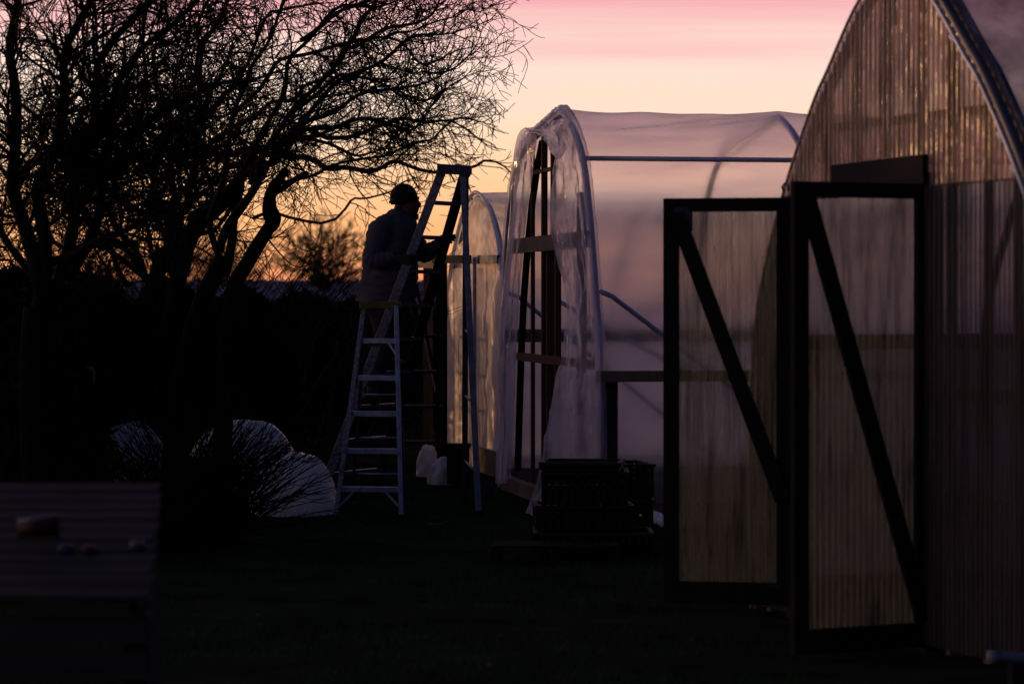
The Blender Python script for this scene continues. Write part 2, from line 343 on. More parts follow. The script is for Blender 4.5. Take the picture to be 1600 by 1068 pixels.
MB().tube(pp, .009, 6).build('edge_strip', M['strip'], gh, smooth=True)
rng = random.Random(3)
for i in range(6, len(arch_s) - 6, 2):
    p = arch_s[i]; q = arch_s[i + 1]
    if p.x > C1 and rng.random() < .75:
        c0 = G1(C1 + (p.x - C1) * .975, p.z * .985, -.05); MB().tube([c0, c0 + (G1(C1 + (q.x - C1) * .975, q.z * .985, -.05) - c0) * rng.uniform(.3, .8)], rng.uniform(.008, .014), 6).build('clip', M['whitebag'], gh, smooth=True)
# far end wall so that the house is closed
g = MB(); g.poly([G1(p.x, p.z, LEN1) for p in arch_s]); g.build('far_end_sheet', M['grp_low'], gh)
MB().bar(G1(C1 - 1.74, .09, 0), G1(C1 - 1.74, .09, LEN1), .18, .04).bar(G1(C1 + 1.74, .09, 0), G1(C1 + 1.74, .09, LEN1), .18, .04).build('base_board', M['wood'], gh)
for e in (-1, 1):
    MB().grid([[G1(C1 + e * 1.68, .06 + 1.42 * k / 6, .1 + (LEN1 - .2) * i / 40) + A1 * 0 + T1 * (.02 * math.sin(i * 1.1)) for k in range(7)] for i in range(41)]).build('side_skirt', M['shade'], gh, smooth=True)
    MB().bar(G1(C1 + e * 1.66, 1.50, .1), G1(C1 + e * 1.66, 1.50, LEN1 - .1), .085, .04).build('wall_rail', M['wood'], gh)
MB().grid([[G1(C1 - 1.6 + 3.2 * i / 30, .06 + 1.42 * k / 6, LEN1 - .08 + .02 * math.sin(i * 1.3)) for k in range(7)] for i in range(31)]).build('end_skirt', M['shade'], gh, smooth=True)
# ---- doors
def door(free, hinge, z0, z1, name_label, brace_from_free_top=True, sty=.085, top=.075, bot=.12, panel_z0=None, brace_end=.32, handle=None):
    """free/hinge: ground points of the two stiles' outer edges"""
    free = Vector(free); hinge = Vector(hinge); u = (hinge - free); Wd = u.length; u.normalize(); nrm_ = Vector((u.y, -u.x, 0))
    if nrm_.y > 0: nrm_ = -nrm_
    Z = Vector((0, 0, 1)); g = MB()
    g.bar(free + u * sty / 2 + Z * z0, free + u * sty / 2 + Z * z1, sty, .04, u); g.bar(hinge - u * sty / 2 + Z * z0, hinge - u * sty / 2 + Z * z1, sty, .04, u)
    g.bar(free + u * sty + Z * (z1 - top / 2), hinge - u * sty + Z * (z1 - top / 2), top, .04); g.bar(free + u * sty + Z * (z0 + bot / 2), hinge - u * sty + Z * (z0 + bot / 2), bot, .04)
    d = g.build('door', M['darkwood'], gh, bevel=.003); tag(d, name_label)
    b = MB(); b.bar(free + u * (sty * .85) + Z * (z1 - top * 1.1) + nrm_ * .022, hinge - u * sty * .6 + Z * (z0 + (z1 - z0) * brace_end) + nrm_ * .022, .085, .03, u); b.build('brace', M['darkwood'], d)
    p = MB(); corrug(p, sty * .6, Wd - sty * .6, lambda t: z0 + bot * .8, lambda t: z1 - top * .5, lambda t, z, a: free + u * t + Z * z - nrm_ * (.028 + a), pitch=.036, amp=.008, nz=6)
    p.build('panel', M['grp_door'], d, smooth=True)
    return d, u, nrm_, Wd
A_f = PG(1037, 15.9); A_h = PG(1238, 15.75)
dA, uA, nA, WA = door(A_f, A_h, .07, H + 155 / F * 15.9, 'narrower far door leaf standing edge to edge with the near one', brace_end=.26)
g = MB(); c = A_f + uA * .115 + Vector((0, 0, 2.18)) + nA * .024; g.box(c, (.10, .004, .13)); g.build('gusset_plate', M['blacksteel'], dA)
g = MB(); c = P(1210, 914, 15.8); g.tube([c + Vector((-.04, -.05, 0)), c + Vector((.05, -.05, 0))], .008, 6); g.build('latch', M['blacksteel'], dA)
B_f = PG(1238, 13.95); B_h = PG(1453, 14.32)
dB, uB, nB, WB = door(B_f, B_h, .02, H + 182 / F * 13.95, 'near door leaf swung open toward the camera', brace_end=.06)
for z in (2.13, .35): g = MB(); g.bar(B_h + Vector((-.05, -.035, z)), B_h + Vector((.06, -.02, z)), .06, .03); g.tube([B_h + Vector((.01, -.045, z - .05)), B_h + Vector((.01, -.045, z + .05))], .018, 8); g.build('hinge', M['black'], dB)
g = MB(); g.tube([P(1225, 300, 15.7), P(1222, 292, 15.7), P(1226, 286, 15.7), P(1232, 289, 15.7), P(1232, 298, 15.7)], .006, 6); g.build('latch_hook', M['blacksteel'], dA, smooth=True)

# ------------------------------------------------------------------ middle polytunnel, clear film, end wall still open
O2 = Vector((.30, 24.4, 0)); S2 = Vector((.1745, -.985, 0)) * 2.235; A2 = Vector((.985, .1745, 0))
def G2(s, z, a=0): return O2 + S2 * s + A2 * a + Vector((0, 0, z))
prof2 = [(-1.0, 0), (-.985, .9), (-.95, 1.6), (-.88, 2.25), (-.78, 2.66), (-.66, 2.90), (-.5, 3.05), (-.25, 3.14), (0, 3.20), (.25, 3.255), (.36, 3.23), (.55, 3.06), (.70, 2.80), (.80, 2.40), (.89, 1.89), (.955, 1.45), (.99, .9), (1.0, 0)]
P2 = smoothpts([Vector((a, 0, b)) for a, b in prof2], 4)
tun = thing('polytunnel', G2(0, 0), 'half covered arched polytunnel in the middle with clear film hanging off its open timber end', 'polytunnel')
SP = 1.83; NH = 5; LEN2 = SP * (NH - 1)
for i in range(NH):
    MB().tube([G2(p.x, p.z, SP * i) for p in P2], .027, 10).build('hoop', M['steel'], tun, smooth=True)
def cover2(a, p, seed=0):
    f = a / SP; k = abs(math.sin(math.pi * f)); hi = min(1, p.z / 3.3)
    rad = 1.012 - .0165 * k * hi
    fold = .014 * ns((p.x * 7 + a * 1.2, p.z * 5 - a * .7, a * .6), 1, seed) + .010 * ns((p.x * 3, p.z * 20 - a * 2.4, a * .7), 1.0, seed + 4) * (.4 + 1.2 * max(0, hi - .6))
    return G2(p.x * (rad + fold * k), max(0.0, p.z * (rad + fold * k) + .012), a)
g = MB(); rows = []; P2f = smoothpts([Vector((a, 0, b)) for a, b in prof2], 9)
for i in range(121):
    a = -.02 + (LEN2 + .04) * i / 120; rows.append([cover2(a, p) for p in P2f])
g.grid(rows); g.build('film_cover', M['film'], tun, smooth=True)
# film tape gathered over the first hoop, a little proud and puckered
g = MB(); rows = []; rng = random.Random(2)
for i, p in enumerate(P2f):
    r_ = 1.022 + rng.uniform(-.001, .003)
    rows.append([G2(p.x * (r_ - .02 * (abs(w) > .9)), p.z * (r_ - .012 * (abs(w) > .9)) + .006 * rng.random(), .045 * w + .005 * rng.random()) for w in (-1, -.6, 0, .6, 1)])
g.grid(rows); g.build('lacing_strip', M['drape'], tun, smooth=True)
def purlin(s, z, name='purlin', r=.018, a0=0, a1=LEN2): MB().tube([G2(s, z, a0), G2(s, z, a1)], r, 8).build(name, M['steel'], tun, smooth=True)
purlin(.66, 2.86, r=.020); 
MB().tube([G2(.93, 1.80, .02), G2(.925, 1.76, .12), G2(.92, .85, 1.35), G2(.95, .1, 2.2)], .020, 8).build('diagonal_brace', M['steel'], tun, smooth=True)
MB().tube([G2(-.93, 1.80, .02), G2(-.925, 1.76, .12), G2(-.92, .1, 2.2)], .020, 8).build('diagonal_brace', M['steel'], tun, smooth=True)
hb = MB().bar(G2(1.02, 1.145, -.05), G2(1.02, 1.145, LEN2), .085, .04); hb.build('hip_board', M['wood'], tun)
MB().bar(G2(1.025, .09, 0), G2(1.025, .09, LEN2), .17, .04).build('base_board', M['wood_h'], tun)
MB().bar(G2(-1.025, .09, 0), G2(-1.025, .09, LEN2), .17, .04).build('base_board', M['wood_h'], tun)
MB().bar(G2(-1.0, 1.40, 0), G2(-1.0, 1.40, LEN2), .12, .04).build('hip_board', M['wood'], tun)
MB().bar(G2(.975, 0, .07), G2(.975, 1.10, .07), .12, .10, A2).build('corner_post', M['darkwood'], tun)
# opening frame: studs, sill and cross boards
def s2(px):      # where a photo column meets the end plane
    u = (px - 800) / F; return (u * O2.y - O2.x) / (S2.x - u * S2.y)
def z2(px, py): s = s2(px); Y = O2.y + S2.y * s; return H - (py - HY) / F * Y
def topz(s): return interp(prof2, s)
for px, wpx, y0, y1, m_ in ((829, 5, 230, 748, 'wood_red'), (847, 8, 212, 752, 'wood_red'), (861, 7, 222, 392, 'wood_red'), (868, 8, 392, 745, 'wood_red'), (905, 12, 300, 745, 'wood')):
    s = s2(px); wd = wpx / 8 * .09
    z1 = min(topz(s) - .02, z2(px, y0)) if y0 < 300 else z2(px, y0)
    z0 = .10 if y1 > 700 else z2(px, y1)
    MB().bar(G2(s, z0, .02), G2(s, z1, .02), max(.032, wd * .55), .045, A2).build('stud', M[m_], tun)
s = s2(851); MB().bar(G2(s, .1, .06), G2(s, z2(851, 388), .06), .085, .05, A2).build('door_post', M['wood_red'], tun)
# curved inner rib on the far side of the opening
pts = [(842, 222), (834, 262), (826, 320), (819, 390), (813, 470), (809, 560), (806, 660), (804, 735)]
MB().tube([G2(s2(a), z2(a, b), .03) for a, b in pts], .032, 8).build('inner_rib', M['darkwood'], tun, smooth=True)
def rail2(x0, x1, y, w, m_, a=-.03, nm='cross_rail'):
    MB().bar(G2(s2(x0), z2((x0 + x1) / 2, y), a), G2(s2(x1), z2((x0 + x1) / 2, y), a), w, .035).build(nm, M[m_], tun)
rail2(830, 866, 266, .03, 'wood_red', .02); rail2(813, 925, 379, .13, 'wood_h', -.045, 'cross_board'); rail2(813, 930, 563, .07, 'wood_red', -.02)
MB().bar(G2(s2(800), .08, -.06), G2(s2(900), .08, -.06), .12, .09).build('sill', M['wood_h'], tun)
# inner brace pipe seen through the opening
MB().tube([G2(-.6, 1.75, .3), G2(-.4, 1.0, 1.6)], .02, 8).build('inner_brace', M['steel'], tun, smooth=True)
# loose film hanging from the first hoop, in front of the end wall
def drape(name, outer, inner, nrow, ncol, seed, amp=.05, m_='drape'):
    """outer/inner: (px, py, a) points: in the end plane at that photo spot, pushed a metres out along the tunnel axis"""
    def line(pts):
        def pt(x, y, a):
            u = (x - 800) / F; c = O2 - A2 * a; s_ = (u * c.y - c.x) / (S2.x - u * S2.y); q_ = c + S2 * s_
            return Vector((q_.x, q_.y, H - (y - HY) / F * q_.y))
        return smoothpts([pt(x, y, a) if len(q) == 0 else P(x, y, q[0]) for x, y, a, *q in pts], 10)
    def res(L, n):
        d = [0]
        for a, b in zip(L, L[1:]): d.append(d[-1] + (b - a).length)
        out = []
        for i in range(n):
            t = d[-1] * i / (n - 1); k = 0
            while k < len(d) - 2 and d[k + 1] < t: k += 1
            out.append(L[k].lerp(L[k + 1], (t - d[k]) / max(1e-9, d[k + 1] - d[k])))
        return out
    Lo = res(line(outer), nrow); Li = res(line(inner), nrow); rows = []
    for i in range(nrow):
        r_ = []; v = i / (nrow - 1)
        for j in range(ncol):
            u = j / (ncol - 1); p = Lo[i].lerp(Li[i], u)
            env = math.sin(math.pi * u) ** .5 if 0 < u < 1 else 0
            a = amp * (math.sin(u * 17 + 3 * ns((v * 2, u * 2, seed), 1) + seed) * .5 + 1.1 * ns((u * 5 + v * 1.5, v * 3.0, seed), 1) + .8 * ns((u * 12, v * 14, seed), 1) + .45 * abs(ns((u * 26, v * 34, seed), 1)))
            edge = 1.3 * amp * ns((v * 9, u, seed + 5), 1)
            p = p - A2 * (a * (env * .7 + .12)) + S2.normalized() * (edge * .5 + .4 * a * env)
            r_.append(p)
        rows.append(r_)
    g = MB(); g.grid(rows); return g.build(name, M[m_], tun, smooth=True)
drape('loose_film', [(878, 171, .0), (893, 190, .02), (903, 215, .02), (912, 262, .02), (921, 340, .02), (929, 440, .03), (936, 520, .04), (938, 600, .05), (938, 680, .05), (936, 745, .06)],
      [(872, 246, .12), (866, 275, .16), (862, 310, .18), (860, 350, .2), (866, 395, .2), (880, 445, .22), (884, 490, .22), (876, 560, .3), (861, 640, .35), (852, 735, .4, 22.6)], 90, 34, 1, .055)
drape('loose_film', [(938, 590, .05), (938, 640, .05), (925, 700, .08), (900, 745, .1), (860, 780, .1, 22.5), (838, 806, .3, 22.4)],
      [(874, 570, .3), (862, 625, .35), (852, 690, .4, 22.9), (843, 735, .4, 22.7), (832, 770, .4, 22.5), (822, 800, .4, 22.3)], 40, 26, 4, .05)
drape('loose_film', [(822, 199, .0), (811, 207, .05), (804, 232, .10), (801, 262, .12), (796, 296, .12), (797, 325, .1), (791, 400, .12), (784, 480, .14), (780, 560, .15), (777, 650, .15), (775, 755, .16)],
      [(836, 205, .04), (838, 222, .05), (834, 250, .06), (829, 285, .06), (823, 330, .06), (816, 400, .07), (811, 480, .08), (806, 560, .08), (802, 650, .08), (797, 755, .1)], 90, 22, 8, .045)
drape('loose_film', [(880, 169, .0), (866, 173, .0), (852, 183, .0), (840, 195, .0), (830, 199, .0), (820, 200, .0)],
      [(886, 232, .12), (874, 249, .14), (862, 240, .14), (852, 222, .12), (842, 212, .1), (832, 212, .08)], 40, 18, 13, .04)

# ------------------------------------------------------------------ far small tunnel
O3 = Vector((-.445, 30.0, 0)); S3 = Vector((.385, -2.0, 0)); A3 = Vector((.982, .189, 0))
def G3(s, z, a=0): return O3 + S3 * s + A3 * a + Vector((0, 0, z))
prof3 = [(-.85, 0), (-.80, .9), (-.66, 1.6), (-.41, 2.19), (-.156, 2.56), (.05, 2.72), (.22, 2.775), (.45, 2.70), (.60, 2.58), (.744, 2.40), (.87, 2.15), (.96, 1.7), (1.01, .9), (1.03, 0)]
P3 = smoothpts([Vector((a, 0, b)) for a, b in prof3], 5)
def s3(px): u = (px - 800) / F; return (u * O3.y - O3.x) / (S3.x - u * S3.y)
def z3(px, py): s = s3(px); Y = O3.y + S3.y * s; return H - (py - HY) / F * Y
t3 = thing('polytunnel', G3(0, 0), 'small far polytunnel with glowing creased end sheet and dark door posts behind the tall ladder', 'polytunnel')
g = MB(); rows = []
for i in range(50):
    a = 5.5 * i / 49
    rows.append([G3(p.x * 1.02 + .012 * ns((p.x * 6 + a, p.z * 4, a * 2), 1, 3), max(0, p.z * 1.02 + .015 * ns((p.x * 5 + a, p.z * 6, a * 3), 1, 3)), a) for p in P3])
g.grid(rows); g.build('roof_film', M['film_far'], t3, smooth=True)
for i in range(4): MB().tube([G3(p.x, p.z, .02 + i * 1.8) for p in P3], .026, 8).build('hoop', M['alu'], t3, smooth=True)
g = MB(); rows = []
NS, NZ = 110, 70
for i in range(NS + 1):
    s = -.845 + 1.87 * i / NS; col = []
    zt = interp([(p.x, p.z) for p in P3], s)
    for k in range(NZ + 1):
        z = zt * k / NZ
        px_ = 800 + F * (O3.x + S3.x * s) / (O3.y + S3.y * s)
        f = .0
        if s > .62 and z < 2.1: f = .05 * math.sin((s * 30 + z * 6.5)) * min(1, (2.1 - z) * 3) * min(1, (s - .62) * 6)
        elif s < -.1: f = .02 * math.sin(s * 26 + z * 3.5)
        f += .022 * ns((s * 5, z * 4, 1), 1, 5) + .008 * ns((s * 22, z * 15, 1), 1, 5)
        col.append(G3(s, z, f * (1 if k < NZ else 0)))
    rows.append(col)
g.grid(rows); g.build('end_sheet', M['film_gold'], t3, smooth=True)
g = MB()
g.tube([G3(p.x * 1.02, p.z * 1.02, -.02) for p in P3], .022, 8); g.build('edge_strip', M['whitebag'], t3, smooth=True)
def beam3(x0, y0, x1, y1, wpx, m_, a=-.12, nm='door_post'):
    p = G3(s3(x0), z3(x0, y0), a); q = G3(s3(x1), z3(x1, y1), a)
    return p, q
for px, y0, w, m_, a in ((691, 412, .10, 'wood', -.16), (719, 400, .12, 'darkwood', -.2), (757, 402, .035, 'alu', -.1)):
    s = s3(px); MB().bar(G3(s, 0, a), G3(s, z3(px, y0), a), w, .09 if w > .05 else .03, Vector((1, 0, 0))).build('door_post', M[m_], t3)
MB().bar(G3(s3(713), z3(713, 405), -.24), G3(s3(757), z3(757, 405), -.16), .085, .05).build('door_lintel', M['darkwood'], t3)
MB().bar(G3(s3(681), z3(681, 412), -.22), G3(s3(713), z3(713, 412), -.20), .095, .05).build('door_lintel', M['wood'], t3)
MB().bar(G3(s3(757), z3(757, 405), -.06), G3(s3(785), z3(785, 405), -.04), .085, .03).build('cross_rail', M['blacksteel'], t3)
MB().bar(G3(s3(686), z3(686, 446), -.26), G3(s3(718), z3(718, 612), -.24), .05, .04).build('diagonal_brace', M['darkwood'], t3)
MB().bar(G3(s3(757), .12, -.06), G3(s3(795), .12, -.06), .24, .04).build('base_board', M['wood_h'], t3)
# narrow inner door sheet, pale, between the posts
g = MB(); rows = []
for i in range(21):
    t = i / 20; col = []
    for k in range(41):
        z = 1.98 * k / 40 + .08; s = s3(722) + (s3(752) - s3(722)) * t
        col.append(G3(s, z, -.10 + .012 * ns((s * 6, z * 2, 0), 1, 9)))
    rows.append(col)
g.grid(rows); g.build('door_sheet', M['film_far'], t3, smooth=True)

# ------------------------------------------------------------------ small blue stepladder
lad = thing('stepladder', PG(576, 23.2), 'short pale blue stepladder with a yellow top standing in front of the person', 'stepladder')
def seg(p, q, t): return Vector(p).lerp(Vector(q), t)
L0, L1 = PG(524, 22.9, 0), P(569, 478, 23.25); R0, R1 = PG(627, 22.85, 0), P(619, 478, 23.15)
for p, q, nm in ((L0, L1, 'aluspec'), (R0, R1, 'alu')):
    MB().bar(p, q, .035, .07, Vector((1, 0, 0))).build('side_rail', M[nm], lad, bevel=.004)
rl, rr_ = PG(549, 24.15, 0), PG(634, 24.05, 0)
for p, q in ((rl, P(573, 482, 23.35)), (rr_, P(616, 482, 23.3))): MB().bar(p, q, .025, .035, Vector((1, 0, 0))).build('rear_leg', M['blacksteel'], lad)
for y in (531, 589, 645, 703, 762):
    t = (808 - y) / (808 - 478.0); a, b = seg(L0, L1, t), seg(R0, R1, t); k = Vector((0, .035, 0))
    MB().bar(a + k, b + k, .022, .085).bar(a + Vector((0, -.006, -.014)), b + Vector((0, -.006, -.014)), .032, .006).build('step', M['alu'], lad, bevel=.002)
for y in (613, 680, 737):
    t = (790 - y) / (790 - 482.0); MB().tube([seg(rl, P(573, 482, 23.35), t), seg(rr_, P(616, 482, 23.3), t)], .008, 6).build('rear_crossbar', M['alu'], lad, smooth=True)
c = (L1 + R1) / 2; MB().bar(c + Vector((-.165, .06, .02)), c + Vector((.165, .06, .02)), .035, .22).bar(c + Vector((-.165, -.045, .0)), c + Vector((.165, -.045, .0)), .045, .012).build('top_cap', M['yellow'], lad, bevel=.006)
t = (808 - 531) / 330.; c = (seg(L0, L1, t) + seg(R0, R1, t)) / 2 + Vector((0, .12, -.045)); MB().bar(c + Vector((-.10, 0, 0)), c + Vector((.10, 0, 0)), .03, .15).build('tray', M['yellow'], lad, bevel=.005)
for sgn, p0, p1 in ((1, L0, L1), (-1, R0, R1)):
    a = seg(p0, p1, .045); b = seg(p0, p1, .13) + Vector((sgn * .125, 0, -.005))
    MB().bar(a, b, .016, .012).build('corner_strut', M['alu'], lad)
a = seg(R0, R1, .76); MB().bar(a, seg(R0, R1, .82) + Vector((-.07, 0, .01)), .016, .012).build('corner_strut', M['alu'], lad)
for p in (L0, R0, rl, rr_): MB().box(p + Vector((0, 0, .017)), (.05, .085, .034)).build('foot', M['black'], lad)

# ------------------------------------------------------------------ tall ladder
tl = thing('stepladder', PG(640, 24.2), 'tall worn wooden and metal stepladder that the person is climbing', 'stepladder')
TA, FA = P(691, 266, 24.05), PG(497, 24.6, 0); TB, FB = P(727, 268, 24.4), PG(583, 25.35, 0)
MB().bar(FA, TA, .075, .04, Vector((1, 0, 0))).build('front_rail', M['aluspec'], tl, bevel=.004)
MB().bar(FB, TB, .085, .04, Vector((1, 0, 0))).build('front_rail', M['darkwood'], tl, bevel=.004)
def railpt(T_, F_, z): return F_.lerp(T_, z / T_.z)
for k in range(9):
    z = 2.546 - .2876 * k; a, b = railpt(TA, FA, z), railpt(TB, FB, z)
    MB().bar(a, b, .032, .085).build('rung', M['blacksteel'], tl, bevel=.003)
RA, RB = PG(748, 23.2, 0), PG(726, 25.0, 0)
MB().bar(RA, P(723, 268, 24.0), .05, .03, Vector((1, 0, 0))).build('rear_leg', M['dullsteel'], tl, bevel=.003)
MB().bar(RB, P(728, 268, 24.55), .05, .03, Vector((1, 0, 0))).build('rear_leg', M['blacksteel'], tl, bevel=.003)
for k in range(4):
    t = .12 + .2 * k; MB().tube([seg(RA, P(723, 268, 24.0), t), seg(RB, P(728, 268, 24.55), t)], .012, 6).build('rear_crossbar', M['blacksteel'], tl, smooth=True)
ca = P(684, 262, 24.2); cb = P(737, 265, 24.2)
MB().bar(ca, cb, .045, .50).bar(ca + Vector((0, -.245, -.03)), cb + Vector((0, -.245, -.03)), .06, .012).build('top_cap', M['blacksteel'], tl, bevel=.006)
g = MB(); g.tube([P(702, 268, 24.1), P(711, 285, 24.15)], .007, 5); g.tube([P(694, 268, 24.0), P(684, 274, 24.02)], .006, 5); g.tube([P(737, 270, 24.3), P(727, 284, 24.3)], .007, 5); g.build('cap_strut', M['blacksteel'], tl)
g = MB(); a, b = railpt(TA, FA, 1.9), railpt(TB, FB, 1.9); c, d = railpt(TA, FA, 1.97), railpt(TB, FB, 1.97)
g.tube([railpt(TA, FA, 1.80), c.lerp(d, .36)], .007, 5); g.tube([railpt(TB, FB, 1.78), c.lerp(d, .8)], .007, 5); g.build('rung_strut', M['blacksteel'], tl)
for p in (FA, FB, RA, RB): MB().box(p + Vector((0, 0, .02)), (.07, .06, .04)).build('foot', M['black'], tl)

# ------------------------------------------------------------------ the person
def skin(name, joints, edges, mat_, parent, sub=2, root=0, smoothness=.3):
    me = bpy.data.meshes.new(name); o = bpy.data.objects.new(name, me); COL.objects.link(o); off = Vector((0, 0, 0))
    if parent: o.parent = parent; off = wloc(parent)
    keys = list(joints); idx = {k: i for i, k in enumerate(keys)}
    me.from_pydata([tuple(Vector(joints[k][0]) - off) for k in keys], [(idx[a], idx[b]) for a, b in edges], []); me.update()
    sk = o.modifiers.new('skin', 'SKIN'); sk.branch_smoothing = smoothness; sk.use_smooth_shade = True
    for i, k in enumerate(keys):
        r_ = joints[k][1]; r_ = r_ if isinstance(r_, tuple) else (r_, r_)
        me.skin_vertices[0].data[i].radius = r_; me.skin_vertices[0].data[i].use_root = (i == root)
    ss = o.modifiers.new('sub', 'SUBSURF'); ss.levels = sub; ss.render_levels = sub
    me.materials.append(mat_); return o
per = thing('person', PG(605, 24.6, .84), 'person in a dark knit hat, padded coat and grey trousers climbing the tall ladder', 'person')
Yc = 24.62; YN = Yc - .19; YF = Yc + .17
J = {'pelvis': (P(602, 470, Yc), .15), 'spine': (P(603, 432, Yc), .135), 'chest': (P(611, 392, Yc), .14), 'up': (P(618, 364, Yc), .10), 'neck': (P(624, 345, Yc), .06), 'skull0': (P(631, 330, Yc), .088), 'skull1': (P(632, 306, Yc), .105), 'jaw': (P(640, 328, Yc), .06),
     'shN': (P(602, 370, YN), .065), 'elN': (P(584, 402, YN - .06), .05), 'wrN': (P(616, 402, YN - .08), .035), 'haN': (P(633, 404, YN - .02), .04),
     'shF': (P(626, 370, YF), .065), 'elF': (P(663, 396, YF + .0), .05), 'wrF': (P(684, 381, 24.62), .033), 'haF': (P(692, 374, 24.60), .032),
     'hiN': (P(598, 480, Yc - .09), .10), 'knN': (P(606, 548, Yc - .11), .062), 'anN': (P(577, 612, Yc + .02), .042), 'baN': (P(590, 624, Yc + .05), .04),
     'hiF': (P(606, 478, Yc + .09), .10), 'knF': (P(640, 500, Yc + .14), .062), 'anF': (P(616, 560, Yc + .3), .042), 'baF': (P(630, 572, Yc + .3), .04)}
Eb = [('pelvis', 'spine'), ('spine', 'chest'), ('chest', 'up'), ('up', 'neck'), ('neck', 'skull0'), ('skull0', 'skull1'), ('skull0', 'jaw'), ('up', 'shN'), ('shN', 'elN'), ('elN', 'wrN'), ('wrN', 'haN'),
      ('up', 'shF'), ('shF', 'elF'), ('elF', 'wrF'), ('wrF', 'haF'), ('pelvis', 'hiN'), ('hiN', 'knN'), ('knN', 'anN'), ('anN', 'baN'), ('pelvis', 'hiF'), ('hiF', 'knF'), ('knF', 'anF'), ('anF', 'baF')]
skin('body', J, Eb, M['skin'], per)
# face: nose, brow and ear as small relief on the head
g = MB()
def blob(mb, c, rx, ry, rz, n=10, m=7, dis=0, seed=0):
    rows = []
    for i in range(m + 1):
        a = math.pi * i / m; rows.append([Vector(c) + Vector((rx * math.sin(a) * math.cos(b), ry * math.sin(a) * math.sin(b), rz * math.cos(a))) * (1 + dis * ns((math.sin(a) * math.cos(b) * 2, math.sin(a) * math.sin(b) * 2, math.cos(a) * 2), 1.2, seed)) for b in [2 * math.pi * k / n for k in range(n)]])
    mb.grid(rows, close=True); return mb
blob(g, P(640, 320, Yc), .085, .08, .125, n=16, m=12); blob(g, P(654, 320, Yc), .022, .018, .028); blob(g, P(645, 329, Yc), .042, .045, .04)
g.build('nose', M['skin'], per, smooth=True)
g = MB()
def cring(y, x0, x1, dp, tilt=0):
    out = []; cx_ = (x0 + x1) / 2; c = P(cx_, y, Yc); w = (x1 - x0) / 2 / F * Yc
    for k in range(40):
        b = 2 * math.pi * k / 40; q = c + Vector((w * math.cos(b), dp * math.sin(b), tilt * math.cos(b)))
        n_ = ns(q, 6, 2) * .018 + ns(q, 16, 5) * .008 + .0035 * math.sin(y * .55 + 3 * math.sin(b) + 4 * ns(q, 4, 1)) + .022 * abs(ns(q, 9, 8)); out.append(q + Vector((math.cos(b), math.sin(b), 0)) * n_)
    return out
prof_c = [(484, 570, 640, .15), (480, 562, 646, .19), (468, 559, 648, .20), (452, 561, 650, .21), (436, 563, 651, .215), (420, 565, 652, .22), (404, 567, 652, .225), (390, 569, 652, .23), (378, 571, 652, .23), (366, 574, 652, .225), (354, 579, 651, .21), (346, 584, 647, .19), (340, 590, 641, .16), (334, 599, 636, .13), (329, 606, 632, .11), (325, 611, 628, .09)]
yy = [a[0] for a in prof_c]
rows = []
for k in range(57):
    y = yy[0] + (yy[-1] - yy[0]) * k / 56
    v = [interp([(-a[0], a[m]) for a in prof_c], -y) for m in (1, 2, 3)]; rows.append(cring(y, *v, tilt=.02 * (y < 400)))
g.grid(rows, close=True)
def sleeve(pl, rad):
    pts = smoothpts(pl, 8); n = len(pts); rr_ = [interp([(k / (len(rad) - 1), r_) for k, r_ in enumerate(rad)], j / (n - 1)) * (1 + .07 * math.sin(j * 1.9) + .1 * ns(pts[j], 9, 3)) for j in range(n)]
    g.tube(pts, rr_, 18)
sleeve([P(608, 350, Yc - .10), P(594, 362, YN), P(584, 392, YN - .04), P(583, 402, YN - .06), P(594, 406, YN - .08), P(616, 401, YN - .08)], [.09, .105, .088, .085, .075, .055])
sleeve([P(628, 356, Yc + .08), P(642, 372, YF), P(656, 390, YF + .01), P(663, 395, YF), P(672, 391, Yc + .10), P(685, 381, 24.63)], [.09, .10, .085, .08, .068, .048])
g.build('coat', M['coat'], per, smooth=True)
TR = {'pel': (P(603, 466, Yc), (.185, .165)), 'hiN': (P(597, 486, Yc - .09), .125), 'knN': (P(605, 548, Yc - .11), .088), 'anN': (P(577, 606, Yc + .02), .066),
      'hiF': (P(610, 482, Yc + .09), .125), 'knF': (P(640, 500, Yc + .14), .088), 'anF': (P(616, 554, Yc + .3), .066)}
skin('trousers', TR, [('pel', 'hiN'), ('hiN', 'knN'), ('knN', 'anN'), ('pel', 'hiF'), ('hiF', 'knF'), ('knF', 'anF')], M['trouser'], per, sub=2)
for (a, b, c) in ((P(574, 612, Yc + .02), P(575, 623, Yc + .02), P(595, 626, Yc + .06)), (P(614, 560, Yc + .3), P(614, 569, Yc + .3), P(634, 573, Yc + .32))):
    skin('boot', {'a': (a, .062), 'b': (b, .055), 'c': (c, (.045, .04))}, [('a', 'b'), ('b', 'c')], M['boot'], per, sub=2)
